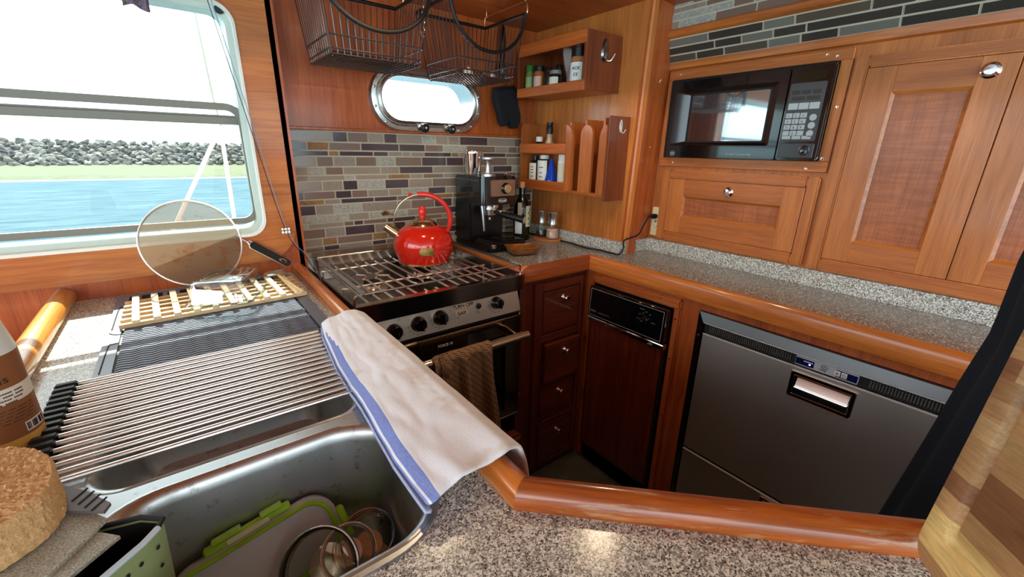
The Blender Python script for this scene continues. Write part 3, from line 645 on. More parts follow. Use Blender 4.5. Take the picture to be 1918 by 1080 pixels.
part('cooktop', B().box(FX0 + 0.006, FX1 - 0.006, FY + 0.02, 1.52, 0.846, 0.852), brushed('cooktop_steel', (0.36, 0.32, 0.28, 1), 0.16, 'x', 0.12), t)
b = B().prism([(1.50, 0.853), (1.505, 0.925), (1.50, 0.935), (1.545, 0.940), (1.548, 0.93), (1.53, 0.853)], lambda p: (FX0 + 0.02, p[0], p[1]), lambda p: (FX1 - 0.004, p[0], p[1]))
part('back_guard', b, STOVE, t)
BURN = ((0.452, 1.325, 0.040), (0.660, 1.375, 0.045), (0.545, 1.125, 0.036), (0.75, 1.15, 0.036))
for k, (x, y, r) in enumerate(BURN[:3]):
    bn = part('burner', B().lathe([(0, 0), (r + 0.012, 0), (r + 0.010, 0.003), (r * 0.8, 0.004), (r * 0.7, 0.012), (0, 0.012)], (x, y, 0.852), 28), mat('burner_base_%s' % 'abc'[k], (0.8, 0.74, 0.62, 1), 0.25, 1.0), t)
    part('burner_cap', B().lathe([(0, 0.016), (r * 0.62, 0.016), (r * 0.68, 0.012), (r * 0.60, 0.009), (0, 0.009)][::-1], (x, y, 0.856), 24), BLKM, bn)
    part('igniter', B().lathe([(0, 0), (0.003, 0), (0.003, 0.016), (0, 0.018)], (x + r * 0.85, y + r * 0.3, 0.853), 8), WHITE, bn)
zr = 0.893
b = B(); xs = [0.352 + k * 0.0352 for k in range(14)]
for i, x in enumerate(xs):
    ya, yb = FY + 0.012, 1.497
    pts = None
    for (bx_, by_, r) in BURN[:3]:
        if abs(x - bx_) < 0.022:
            s_ = 1 if x > bx_ else -1
            b.tube([(x, ya, zr), (x, by_ - 0.058, zr), (x - s_ * 0.006, by_ - 0.038, zr), (bx_ + s_ * 0.008, by_ - 0.022, zr)] if by_ > 1.2 else [(x, ya, zr), (x, by_ - 0.03, zr)], 0.003, 6)
            b.tube([(x, yb, zr), (x, by_ + 0.058, zr), (x - s_ * 0.006, by_ + 0.038, zr), (bx_ + s_ * 0.008, by_ + 0.022, zr)], 0.003, 6); pts = True; break
        if abs(x - bx_) < 0.05 and by_ > 1.2:
            s_ = 1 if x > bx_ else -1
            b.tube([(x, ya, zr), (x, by_ - 0.045, zr), (x + s_ * 0.008, by_ - 0.03, zr), (bx_ + s_ * 0.020, by_ - 0.012, zr), (bx_ + s_ * 0.018, by_ + 0.012, zr), (x + s_ * 0.008, by_ + 0.03, zr), (x, by_ + 0.045, zr), (x, yb, zr)], 0.003, 6); pts = True; break
    if not pts: b.tube([(x, ya, zr), (x, yb, zr)], 0.003, 6)
for y in (1.475, 1.25, 1.07): b.tube([(0.335, y, zr - 0.006), (0.845, y, zr - 0.006)], 0.003, 6)
for x in (0.34, 0.84):
    for y in (1.07, 1.25, 1.475): b.tube([(x, y, zr - 0.006), (x, y, 0.853)], 0.0025, 6)
part('grate', b, ROD, t)
b = B(); b.hexa([(0.324, FY - 0.004, 0.929), (0.337, FY - 0.004, 0.929), (0.340, 1.498, 0.929), (0.327, 1.498, 0.929), (0.324, FY - 0.004, 0.932), (0.337, FY - 0.004, 0.932), (0.340, 1.498, 0.932), (0.327, 1.498, 0.932)], 0)
b.tube([(0.332, FY - 0.004, 0.931), (0.60, FY - 0.001, 0.932), (0.853, FY + 0.012, 0.930)], 0.003, 8)
b.hexa([(0.843, FY + 0.01, 0.926), (0.853, FY + 0.01, 0.926), (0.853, 1.50, 0.926), (0.843, 1.50, 0.926), (0.843, FY + 0.01, 0.934), (0.853, FY + 0.01, 0.934), (0.853, 1.50, 0.934), (0.843, 1.50, 0.934)], 0)
b.rings([[(x - 0.0, y - 0.006, z), (x, y + 0.006, z), (x + 0.003, y + 0.006, z), (x + 0.003, y - 0.006, z)] for x, y, z in ((0.306, FY + 0.004, 0.868), (0.304, FY + 0.002, 0.905), (0.305, FY, 0.922), (0.311, FY - 0.001, 0.930), (0.330, FY - 0.001, 0.932))], 0, False, True, True, True)
b.tube([(0.857, FY + 0.012, 0.930), (0.861, FY + 0.018, 0.925), (0.862, FY + 0.02, 0.895)], 0.003, 6)
for x, y in ((0.333, 1.497), (0.848, 1.497)): b.tube([(x, y, 0.93), (x, y + 0.004, 0.87)], 0.003, 6)
b.tube([(0.333, 1.497, 0.931), (0.848, 1.497, 0.931)], 0.0025, 6)
part('fiddle_rail', b, mat('fiddle_steel', (0.66, 0.70, 0.74, 1), 0.25, 1.0), t)
cp = part('control_panel', B().hexa([(FX0 + 0.006, FY - 0.003, 0.775), (FX1 - 0.016, FY - 0.003, 0.775), (FX1 - 0.016, FY + 0.02, 0.775), (FX0 + 0.006, FY + 0.02, 0.775), (FX0 + 0.006, FY + 0.008, 0.848), (FX1 - 0.024, FY + 0.008, 0.848), (FX1 - 0.024, FY + 0.02, 0.848), (FX0 + 0.006, FY + 0.02, 0.848)], 0, 0.001), PANELM, t)
pn = Vector((0, -0.989, 0.149)); RP_ = rotto(pn)
def pp(x, z): return (x, FY - 0.003 + (z - 0.775) * 0.1507 - 0.001, z)
for x, z, r in ((0.405, 0.808, 0.0225), (0.478, 0.813, 0.0225), (0.548, 0.816, 0.0225), (0.752, 0.820, 0.0205)):
    kb = part('knob', B().lathe([(0, 0), (r, 0), (r, 0.006), (r * 0.86, 0.012), (r * 0.82, 0.020), (r * 0.7, 0.024), (0, 0.025)], pp(x, z), 30, 0, RP_), BLKG, cp)
    part('knob_grip', B().obox(Vector(pp(x, z)) + pn * 0.026, (0.007, r * 1.5, 0.012), RP_, 0, 0.002), BLKG, kb)
part('igniter_button', B().lathe([(0, 0), (0.009, 0), (0.009, 0.003), (0.007, 0.004), (0.006, 0.008), (0, 0.009)], pp(0.684, 0.823), 20, 0, RP_), BLK, cp)
b = B()
for x, z in ((0.405, 0.808), (0.478, 0.813), (0.548, 0.816), (0.752, 0.820)):
    for k in range(7):
        a = -PI * 0.95 + k * PI * 0.13
        q = pp(x + 0.031 * math.cos(a), z + 0.031 * math.sin(a)); b.box(q[0] - 0.001, q[0] + 0.001, q[1] - 0.0006, q[1] + 0.003, q[2] - 0.001, q[2] + 0.001)
part('dial_marks', b, PRINT, cp)
ud = Vector((0, 0.149, 0.989))
b = B(); q = Vector(pp(0.628, 0.8355)) + pn * 0.0008; b.obox(q, (0.076, 0.0165, 0.0012), RP_, 0); q2 = Vector(pp(0.622, 0.8145)) + pn * 0.0008; b.obox(q2, (0.042, 0.0145, 0.0012), RP_, 0)
b.text('TURN OFF', 0.0155, q - ud * 0.0052 + pn * 0.0012, (1, 0, 0), ud, 1, 0.0003, 'CENTER', True); b.text('GAS!', 0.0145, q2 - ud * 0.005 + pn * 0.0012, (1, 0, 0), ud, 1, 0.0003, 'CENTER', True)
part('sticker', b, [mat('sticker_tape', S(214, 206, 184), 0.5), PRINT], cp, 'strips of label tape reading TURN OFF GAS!')
part('panel_gap', B().box(FX0 + 0.004, FX1 - 0.014, FY + 0.008, FY + 0.02, 0.762, 0.775), BLKM, t)
dr = part('oven_door', B().plate([(FX0 + 0.004, 0.370), (FX1 - 0.012, 0.370), (FX1 - 0.012, 0.760), (FX0 + 0.004, 0.760)], [rrect(FX0 + 0.05, FX1 - 0.075, 0.395, 0.700, 0.004, 3)], Y(FY), Y(FY + 0.02), smooth=False), brushed('oven_door_steel', (0.34, 0.29, 0.24, 1), 0.14, 'x', 0.1), t)
part('oven_window', B().box(FX0 + 0.048, FX1 - 0.073, FY + 0.010, FY + 0.014, 0.393, 0.702), DGLASS, dr)
b = B().box(FX0 + 0.004, FX1 - 0.014, FY - 0.0015, FY, 0.755, 0.758); b.box(FX0 + 0.004, FX1 - 0.014, FY - 0.002, FY, 0.372, 0.375)
part('door_trim', b, CHROME, dr)
b = B().box(0.528, 0.592, FY - 0.003, FY, 0.718, 0.736, 0, 0.0006); frame_x = (0.53, 0.59)
b.text('FORCE 10', 0.0115, (0.560, FY - 0.0036, 0.7228), (1, 0, 0), (0, 0, 1), 1, 0.0003, 'CENTER', True)
part('badge', b, [mat('badge_black', S(12, 12, 12), 0.9, spec=0.1), WPRINT], dr)
b = B(); b.lathe([(0, 0), (0.0145, 0), (0.0145, 0.515), (0, 0.515)], (0.312, 0.972, 0.716), 24, 0, rotto((1, 0, 0)))
for x in (0.332, 0.790): b.hexa([(x - 0.004, 0.972, 0.708), (x + 0.004, 0.972, 0.708), (x + 0.004, FY, 0.706), (x - 0.004, FY, 0.706), (x - 0.004, 0.972, 0.724), (x + 0.004, 0.972, 0.724), (x + 0.004, FY, 0.730), (x - 0.004, FY, 0.730)], 0, 0.001)
part('handle', b, mat('handle_steel', (0.66, 0.58, 0.48, 1), 0.24, 1.0), dr)
part('gimbal_bolt', B().lathe([(0, 0), (0.004, 0), (0.003, 0.003), (0, 0.003)], (FX1 - 0.006, FY + 0.006, 0.44), 10, 0, RY), CHROME, t)
# plinth under the stove
b = B().box(0.292, 0.846, 1.03, 1.56, 0.0, 0.262, 0, 0.003); b.box(0.30, 0.850, 1.000, 1.06, 0.262, 0.300, 0, 0.012, 3)
solo('stove_plinth', b, W_DKX, 'dark teak plinth with a rounded lip in the gap under the stove', 'plinth', (0.57, 1.3, 0))

# ------------------------------------------------------------------ microwave wall
FX = 1.5
t = thing('microwave_surround', 'teak frame screwed round the black microwave', 'frame', (1.495, 0.72, 1.24))
b = B(); b.box(1.487, 1.4995, 0.447, 1.000, 1.244, 1.276, 1, 0.002); b.box(1.487, 1.4995, 0.447, 1.000, 1.538, 1.568, 1, 0.002); b.box(1.487, 1.4995, 0.980, 1.000, 1.276, 1.538, 0, 0.001); b.box(1.487, 1.4995, 0.447, 0.474, 1.276, 1.538, 0, 0.001)
part('panel', b, [W_DZ, W_DY], t)
for y, z in ((0.955, 1.555), (0.510, 1.556), (0.485, 1.549), (0.940, 1.258), (0.465, 1.283), (0.500, 1.255), (0.458, 1.42)):
    part('screw', B().lathe([(0, 0), (0.0045, 0), (0.004, 0.0015), (0.0015, 0.0015), (0, 0.0005)], (1.487, y, z), 12, 0, RX), CHROME, t)
mx = 1.458
t = thing('microwave', 'black microwave oven built into the teak wall', 'microwave', (1.49, 0.72, 1.276))
part('body', B().box(1.474, 1.4995, 0.476, 0.979, 1.276, 1.537, 0, 0.003), BLKM, t)
k_ = mx / 1.5
def my(y): return y * k_
def mz(z): return 1.29 + (z - 1.29) * k_
OUT = rrect(my(0.600), my(0.984), mz(1.277), mz(1.534), 0.008, 3); BEV = [(my(0.95), mz(1.315)), (my(0.62), mz(1.315)), (my(0.62), mz(1.506)), (my(0.95), mz(1.506))]
WI = rrect(my(0.652), my(0.912), mz(1.333), mz(1.485), 0.004, 3)
b = B().plate(OUT, [rrect(my(0.625), my(0.972), mz(1.318), mz(1.503), 0.006, 3)], X(mx), X(mx + 0.016), smooth=False)
oa = rrect(my(0.625), my(0.972), mz(1.318), mz(1.503), 0.006, 3); ob_ = rrect(my(0.645), my(0.920), mz(1.328), mz(1.491), 0.005, 3)
b.rings([[(mx, y, z) for y, z in oa], [(mx + 0.012, y, z) for y, z in ob_]], 0, False)
d = part('door', b, BLKG, t)
part('window_rim', B().plate(ob_, [WI], X(mx + 0.0115), X(mx + 0.0155), smooth=False), BLKM, d)
WGL = mat('microwave_window', S(168, 174, 178), 0.04, 0.95, coat=1.0)
part('door_window', B().prism(WI, X(mx + 0.0125), X(mx + 0.0155)), WGL, d)
b = B().tube([(mx - 0.0006, my(0.957) + 0.0085 * math.cos(a * PI / 10), mz(1.290) + 0.0085 * math.sin(a * PI / 10)) for a in range(20)], 0.0006, 4, 0, True)
b.text('GE', 0.0105, (mx - 0.0006, my(0.957) + 0.0062, mz(1.290) - 0.0035), (0, -1, 0), (0, 0, 1), 0, 0.0003, 'LEFT', True)
b.text('Turntable Microwave Oven', 0.0072, (mx - 0.0006, my(0.755), mz(1.288)), (0, -1, 0), (0, 0, 1), 0, 0.0003, 'LEFT', True)
part('lettering', b, LGREY, d)
cp = part('control_panel', B().box(mx - 0.001, mx + 0.016, my(0.484), my(0.597), mz(1.277), mz(1.536), 0, 0.004, 2), BLKG, t)
part('display', B().box(mx - 0.0018, mx, my(0.505), my(0.575), mz(1.500), mz(1.522)), mat('green_black_display', S(34, 32, 16), 0.12), cp)
part('keypad', B().plate(rrect(my(0.498), my(0.591), mz(1.332), mz(1.492), 0.004, 3), [], X(mx - 0.002), X(mx)), mat('keypad_grey', S(58, 62, 66), 0.35), cp)
kx = mx - 0.0028
def key(ya, yb, za, zb, m=LGREY): part('key', B().box(kx, mx - 0.0018, my(ya), my(yb), mz(za), mz(zb), 0, 0.0006), m, cp)
DKK = mat('dark_key', S(30, 32, 34), 0.4)
for k in range(3): key(0.508 + 0.027 * k, 0.530 + 0.027 * k, 1.462, 1.472, DKK)
for k in range(2): key(0.508 + 0.040 * k, 0.542 + 0.040 * k, 1.446, 1.455, DKK)
for k in range(3): key(0.505 + 0.028 * k, 0.531 + 0.028 * k, 1.420, 1.438)
for j in range(4):
    for k in range(3): key(0.532 + 0.0195 * k, 0.5495 + 0.0195 * k, 1.397 - j * 0.0165, 1.4105 - j * 0.0165)
for j in range(3):
    part('key', B().lathe([(0, 0), (0.009, 0), (0.009, 0.001), (0, 0.001)], (mx - 0.0018, my(0.515), mz(1.397 - j * 0.022)), 20, 0, RX), LGREY, cp)
for k in range(3): key(0.510 + 0.027 * k, 0.534 + 0.027 * k, 1.337, 1.3465)
b = B()
for j in range(4):
    for k in range(3): b.text('369' '258' '147' and ['321', '654', '987', ' 0 '][j][k], 0.009, (kx - 0.0002, my(0.5440 + 0.0195 * k), mz(1.4000 - j * 0.0165)), (0, -1, 0), (0, 0, 1), 0, 0.0002)
part('key_lettering', b, DKK, cp)
fl = part('opener_panel', B().box(mx - 0.002, mx, my(0.496), my(0.592), mz(1.284), mz(1.325), 0, 0.001), mat('opener_grey', S(62, 66, 70), 0.2), cp)
part('opener_button', B().lathe([(0, 0), (0.0145, 0), (0.0145, 0.002), (0.010, 0.0025), (0.004, 0.0012), (0, 0.001)], (mx - 0.002, my(0.520), mz(1.305)), 26, 0, RX), BLKG, cp)

def raised_door(par, ya, yb, za, zb, py0, py1, pz0, pz1, xf, dpt=0.016, name='door', sw=None):
    b = B(); x1 = xf + dpt
    b.box(xf, x1, py1, yb, za, zb, 0, 0.001); b.box(xf, x1, ya, py0, za, zb, 0, 0.001); b.box(xf, x1, py0, py1, za, pz0, 1, 0.0006); b.box(xf, x1, py0, py1, pz1, zb, 1, 0.0006)
    d = part(name, b, [W_DZ, W_DY], par)
    b = B(); m_ = 0.007
    for lp in ((py0, pz0, py1, pz0, 0, 1), (py0, pz1, py1, pz1, 0, -1), (py0, pz0, py0, pz1, 1, 0), (py1, pz0, py1, pz1, -1, 0)):
        a0, c0, a1, c1, dy, dz = lp
        b.hexa([(xf + 0.001, a0, c0), (xf + 0.001, a1, c1), (xf + 0.014, a1, c1), (xf + 0.014, a0, c0), (xf + 0.006, a0 + dy * m_ + (m_ if dz and a0 < a1 else 0), c0 + dz * m_ + (m_ if dy else 0)), (xf + 0.006, a1 + dy * m_ - (m_ if dz else 0), c1 + dz * m_ - (m_ if dy else 0)), (xf + 0.014, a1 + dy * m_ - (m_ if dz else 0), c1 + dz * m_ - (m_ if dy else 0)), (xf + 0.014, a0 + dy * m_ + (m_ if dz else 0), c0 + dz * m_ + (m_ if dy else 0))], 0)
    part('bead_moulding', b, W_TR, d)
    part('panel', B().box(xf + 0.008, xf + 0.014, py0, py1, pz0, pz1), W_PN, d, 'figured inset panel')
    return d
def frame4(b, ya, yb, za, zb, iy0, iy1, iz0, iz1, x0, x1, bv=0.004):
    b.box(x0, x1, iy1, yb, za, zb, 0, bv, 2); b.box(x0, x1, ya, iy0, za, zb, 0, bv, 2); b.box(x0, x1, iy0, iy1, za, iz0, 1, bv, 2); b.box(x0, x1, iy0, iy1, iz1, zb, 1, bv, 2)
xf = 1.482
t = thing('drop_front_cabinet', 'small teak drop front cupboard under the microwave', 'cabinet', (1.495, 0.71, 0.975))
b = B(); frame4(b, 0.455, 0.975, 0.968, 1.232, 0.487, 0.940, 1.000, 1.201, xf, 1.4995); part('frame', b, [W_DZ, W_DY], t)
d = raised_door(t, 0.4885, 0.9385, 1.0015, 1.1995, 0.546, 0.878, 1.064, 1.139, xf + 0.001)
part('knob', B().lathe([(0, 0), (0.016, 0), (0.0165, 0.002), (0.012, 0.004), (0.011, 0.008), (0.013, 0.012), (0.010, 0.016), (0, 0.017)], (xf, 0.714, 1.168), 28, 0, RX), CHROME, d)
t = thing('wall_cabinet', 'large teak wall cupboard with two tall panelled doors', 'cabinet', (1.495, 0.1, 0.975))
b = B(); frame4(b, -0.20, 0.441, 0.966, 1.541, -0.136, 0.409, 1.001, 1.512, xf, 1.4995); part('frame', b, [W_DZ, W_DY], t)
d = raised_door(t, 0.1385, 0.4075, 1.0025, 1.5105, 0.200, 0.346, 1.060, 1.449, xf + 0.001)
part('knob', B().lathe([(0, 0), (0.0165, 0), (0.017, 0.002), (0.013, 0.004), (0.012, 0.008), (0.014, 0.012), (0.010, 0.016), (0, 0.017)], (xf, 0.180, 1.479), 28, 0, RX), CHROME, d)
d = raised_door(t, -0.1345, 0.1365, 1.0025, 1.5105, -0.075, 0.079, 1.060, 1.449, xf + 0.001)

# ------------------------------------------------------------------ outlet and cord
t = thing('wall_outlet', 'cream wall outlet with a black plug in its upper socket', 'outlet', (1.498, 1.0, 0.975))
part('cover_plate', B().prism(rrect(0.966, 1.008, 0.974, 1.086, 0.003, 3), X(1.4945), X(1.4998)), CREAM, t)
part('socket', B().box(1.4925, 1.4955, 0.974, 1.000, 0.996, 1.064, 0, 0.001), mat('socket_cream', S(240, 232, 196), 0.35), t)
b = B()
for y, z in ((0.982, 1.012), (0.992, 1.012)): b.box(1.492, 1.493, y - 0.0008, y + 0.0008, z - 0.004, z + 0.004)
b.lathe([(0, 0), (0.0022, 0), (0.0022, 0.0006), (0, 0.0006)], (1.4925, 0.987, 1.003), 10, 0, RX); part('slots', b, PRINT, t)
part('reset_button', B().box(1.4915, 1.493, 0.982, 0.993, 1.031, 1.035, 0, 0.0004), mat('red_button', S(150, 50, 40), 0.5), t); part('test_button', B().box(1.4915, 1.493, 0.983, 0.992, 1.025, 1.028, 0, 0.0004), PRINT, t)
for z in (0.979, 1.081): part('screw', B().lathe([(0, 0), (0.0025, 0), (0.002, 0.001), (0, 0.001)], (1.4945, 0.987, z), 10, 0, RX), CREAM, t)
t = thing('power_cord', 'black power cord looping from the outlet down onto the counter', 'cord', (1.40, 1.0, 0.912))
part('plug', B().box(1.468, 1.4922, 0.978, 1.0, 1.042, 1.060, 0, 0.004, 2), BLK, t)
cp_ = [(1.470, 0.990, 1.052), (1.455, 0.995, 1.050), (1.430, 0.996, 1.020), (1.40, 0.995, 0.985), (1.36, 1.0, 0.975), (1.32, 1.0, 0.968), (1.30, 0.985, 0.945), (1.288, 0.99, 0.922), (1.30, 1.03, 0.9145), (1.302, 1.10, 0.9145), (1.285, 1.16, 0.9145), (1.296, 1.25, 0.9145), (1.30, 1.33, 0.9145), (1.30, 1.47, 0.9145), (1.26, 1.55, 0.9145), (1.14, 1.572, 0.925)]
def smooth(P, k=6):
    P = [Vector(p) for p in P]; out = []
    for i in range(len(P) - 1):
        a, b_, c, d_ = P[max(i - 1, 0)], P[i], P[i + 1], P[min(i + 2, len(P) - 1)]
        for j in range(k):
            s_ = j / k; out.append(0.5 * ((2 * b_) + (-a + c) * s_ + (2 * a - 5 * b_ + 4 * c - d_) * s_ ** 2 + (-a + 3 * b_ - 3 * c + d_) * s_ ** 3))
    return out + [P[-1]]
part('cable', B().tube(smooth(cp_), 0.0032, 8), BLK, t)

# ------------------------------------------------------------------ red kettle
KX, KY, KZ = 0.673, 1.388, 0.8970
t = thing('kettle', 'red enamel whistling kettle with gold trim standing on the stove grate', 'kettle', (KX, KY, KZ))
part('base_ring', B().lathe([(0, 0), (0.092, 0), (0.094, 0.003), (0.092, 0.007), (0, 0.007)], (KX, KY, KZ), 48), BRASSY, t)
part('body', B().lathe([(0, 0.006), (0.091, 0.006), (0.093, 0.014), (0.096, 0.022), (0.1035, 0.040), (0.1065, 0.060), (0.105, 0.078), (0.098, 0.098), (0.086, 0.114), (0.068, 0.127), (0.056, 0.132), (0.05, 0.133), (0, 0.134)], (KX, KY, KZ), 56), RED, t)
lid = part('lid', B().lathe([(0, 0.132), (0.050, 0.132), (0.051, 0.135), (0.044, 0.145), (0.030, 0.152), (0.012, 0.156), (0.008, 0.160), (0, 0.160)], (KX, KY, KZ), 40), BRASSY, t)
part('lid_knob', B().lathe([(0, 0.158), (0.009, 0.158), (0.013, 0.166), (0.0145, 0.180), (0.012, 0.192), (0.006, 0.199), (0, 0.200)], (KX, KY, KZ), 24), REDP, lid)
ux = Vector((0.93, -0.36, 0)); uz = Vector((0, 0, 1)); hc = Vector((KX, KY, KZ + 0.150))
def hp(a, ra=0.099, rb=0.090): return hc + ux * (ra * math.cos(a)) + uz * (rb * math.sin(a))
def strap(a0, a1, wd, th, n=22):
    R = []
    for i in range(n + 1):
        a = math.radians(a0 + (a1 - a0) * i / n); p = hp(a); nrm = (ux * math.cos(a) + uz * math.sin(a)); sd = nrm.cross(ux.cross(uz)).cross(nrm)
        sd = ux.cross(uz); f = wd * (0.75 + 0.25 * math.sin(PI * i / n))
        R.append([p + nrm * (th * math.cos(q * PI / 5)) + sd * (f * math.sin(q * PI / 5)) for q in range(10)])
    return B().rings(R, 0, True, True, True, True)
part('handle_bracket', strap(95, 222, 0.009, 0.003, 26), BRASSY, t)
part('handle_bracket', strap(-48, -22, 0.0095, 0.005, 8), BRASSY, t)
part('handle_grip', strap(-26, 98, 0.0125, 0.0088, 26), REDP, t)
dv = Vector((-0.93, 0.36, 0)); s0 = Vector((KX, KY, KZ)) + dv * 0.085 + uz * 0.098
part('spout', B().tube([s0, s0 + dv * 0.02 + uz * 0.014, s0 + dv * 0.046 + uz * 0.034], [0.019, 0.016, 0.014], 20), BRASSY, t)
wq = Vector((KX, KY, KZ)) + dv * 0.125 + uz * 0.176
b = B().lathe([(0, -0.006), (0.012, -0.006), (0.018, 0), (0.010, 0.007), (0.004, 0.010), (0, 0.011)], wq, 24)
b.tube([wq, wq - dv * 0.012 - uz * 0.002, wq - dv * 0.028 - uz * 0.006], 0.0035, 8)
part('whistle_cap', b, BRASSY, t)
part('whistle_lever', B().lathe([(0, 0), (0.006, 0), (0.007, 0.006), (0.004, 0.011), (0, 0.012)], hp(math.radians(112)) + uz * 0.002, 14, 0, rotto(hp(math.radians(112)) - hc)), REDP, t)
cd = Vector((-KX, -KY, 0)).normalized(); rd = Vector((cd.y, -cd.x, 0)) * -1
bd = Vector((KX, KY, KZ + 0.056)); 
b = B(); R = []
for rr, off in ((0.0, 0.1085), (0.9, 0.1082), (1.0, 0.1070)):
    ring = []
    for k in range(28):
        a = 2 * PI * k / 28; ex = 0.026 * rr * math.copysign(abs(math.cos(a)) ** 0.6, math.cos(a)); ez = 0.0145 * rr * math.copysign(abs(math.sin(a)) ** 0.8, math.sin(a)) * (1 + 0.15 * math.cos(6 * a))
        an = ex / 0.108 + 0.10; dd = cd * math.cos(an) + rd * math.sin(an); o2 = off - 0.20 * abs(ez) ** 1.0 * 0.25
        ring.append(bd + dd * o2 + uz * ez)
    R.append(ring)
b.rings(R, 0, False, True, True, False); 
part('emblem_badge', b, noisy('aged_brass', S(120, 98, 46), S(214, 186, 110), 600, 0.3, 1.0, 0.9, bd=0.001), t)

# ------------------------------------------------------------------ espresso machine with things on top
EX0, EX1 = 0.904, 1.078
t = thing('espresso_machine', 'black espresso machine in the corner behind the stove', 'coffee machine', (0.99, 1.45, 0.912))
part('base', B().box(EX0, EX1, 1.315, 1.562, 0.911, 0.930, 0, 0.006, 2), BLK, t)
b = B().box(EX0 + 0.004, EX1 - 0.004, 1.445, 1.562, 0.928, 1.10, 0, 0.006, 2); part('column', b, BLK, t)
b = B().prism(rrect(EX0, EX1, 1.352, 1.562, 0.022, 6), Z(1.085), Z(1.188), 0, True); b.prism(rrect(EX0 + 0.004, EX1 - 0.004, 1.356, 1.558, 0.02, 6), Z(1.188), Z(1.193), 0, True)
hd = part('head', b, BLKG, t)
part('head_seam', B().box(EX0 - 0.0006, EX0, 1.376, 1.55, 1.176, 1.178), GREY, hd)
fp = part('front_plate', B().prism(rrect(0.943, 1.058, 1.119, 1.180, 0.005, 3), Y(1.348), Y(1.353)), mat('bronze_plate', S(170, 140, 118), 0.35, 0.7), hd)
part('selector_knob', B().lathe([(0, 0), (0.021, 0), (0.021, 0.004), (0.017, 0.008), (0.017, 0.018), (0, 0.018)], (1.010, 1.348, 1.148), 30, 0, RY), BLKG, fp)
part('selector_face', B().lathe([(0, 0.0181), (0.0165, 0.0181), (0.0155, 0.0195), (0, 0.0195)], (1.010, 1.348, 1.148), 30, 0, RY), mat('tan_knob_face', S(204, 168, 124), 0.35, 0.5), fp)
b = B()
for k in range(6):
    a = PI * (0.15 + 0.14 * k); b.lathe([(0, 0), (0.0013, 0), (0.0013, 0.0004), (0, 0.0004)], (1.010 + 0.028 * math.cos(a), 1.348, 1.148 + 0.024 * math.sin(a)), 8, 0, RY)
part('plate_marks', b, PRINT, fp)
b = B().tube([(1.0 + 0.019 * x_, 1.3515, 1.102 + 0.0062 * z_) for x_, z_ in [(math.copysign(abs(math.cos(a)) ** .5, math.cos(a)), math.copysign(abs(math.sin(a)) ** .8, math.sin(a))) for a in [k * PI / 12 for k in range(24)]]], 0.0008, 5, 0, True)
b.text("De'Longhi", 0.0078, (1.0, 1.3508, 1.0995), (1, 0, 0), (0, 0, 1), 0, 0.0003, 'CENTER', True); part('emblem', b, WPRINT, hd)
part('group_head', B().lathe([(0, 0), (0.034, 0), (0.034, 0.012), (0, 0.012)], (0.975, 1.40, 1.073), 30), CHROME, t)
b = B().lathe([(0, 0), (0.010, 0), (0.012, 0.004), (0.024, 0.010), (0.026, 0.030), (0.031, 0.032), (0.031, 0.040), (0, 0.040)], (0.968, 1.395, 1.034), 30)
b.lathe([(0, 0), (0.006, 0), (0.006, 0.014), (0, 0.014)], (0.968, 1.395, 1.024), 12); b.box(0.985, 1.012, 1.345, 1.372, 1.056, 1.066, 0, 0.002)
pf = part('portafilter', b, mat('portafilter_steel', (0.74, 0.72, 0.68, 1), 0.25, 1.0), t)
ha, hb_ = Vector((0.985, 1.372, 1.054)), Vector((1.040, 1.262, 1.034))
part('portafilter_handle', B().tube([ha, ha.lerp(hb_, .15), ha.lerp(hb_, .6), hb_], [0.008, 0.011, 0.0125, 0.0145], 20), BLK, pf)
hdv = (hb_ - ha).normalized(); part('handle_cap', B().lathe([(0, 0), (0.0135, 0), (0.013, 0.0015), (0, 0.002)], hb_, 24, 0, rotto(hdv)), mat('tan_cap', S(204, 178, 150), 0.4), pf)
part('steam_wand', B().tube([(0.925, 1.385, 1.088), (0.925, 1.378, 1.05), (0.926, 1.372, 0.985)], [0.0085, 0.0075, 0.005], 16), mat('wand_steel', (0.30, 0.31, 0.33, 1), 0.25, 1.0), t)
b = B().box(EX0 + 0.004, EX1 + 0.004, 1.296, 1.42, 0.914, 0.950, 0, 0.008, 3); part('drip_tray', b, BLK, t)
v = B()
for k in range(9): v.box(EX0 + 0.016, EX1 - 0.010, 1.308 + k * 0.0115, 1.313 + k * 0.0115, 0.950, 0.9535, 0, 0.001)
part('drip_grid', v, BLKG, t); part('tray_knob', B().lathe([(0, 0), (0.009, 0), (0.010, 0.004), (0.008, 0.012), (0, 0.013)], (0.918, 1.298, 0.938), 16, 0, RY), CHROME, t)
cx, cy = 0.895 + 0.045, 1.47
b = B().lathe([(0.0, 0.002), (0.029, 0.0), (0.030, 0.004), (0.0335, 0.060), (0.037, 0.080), (0.038, 0.088), (0.036, 0.092), (0.033, 0.090), (0.030, 0.060), (0.027, 0.006), (0, 0.005)], (cx, cy, 1.1932), 36)
solo('milk_pitcher', b, CHROME, 'polished steel milk cup standing on top of the espresso machine', 'cup', (cx, cy, 1.193))
cx, cy = 0.984, 1.43
b = B().lathe([(0, 0), (0.029, 0), (0.029, 0.005), (0.012, 0.009), (0.0095, 0.02), (0.0085, 0.052), (0.012, 0.058), (0.025, 0.061), (0.025, 0.066), (0, 0.067)], (cx, cy, 1.1932), 32)
solo('tamper', b, mat('satin_steel', (0.7, 0.7, 0.68, 1), 0.35, 1.0), 'spool shaped steel tamper beside the milk cup on the espresso machine', 'tamper', (cx, cy, 1.193))
b = B().tube([(1.012, 1.43, 1.1975), (1.05, 1.42, 1.1985), (1.062, 1.418, 1.199)], [0.003, 0.004, 0.007], 10)
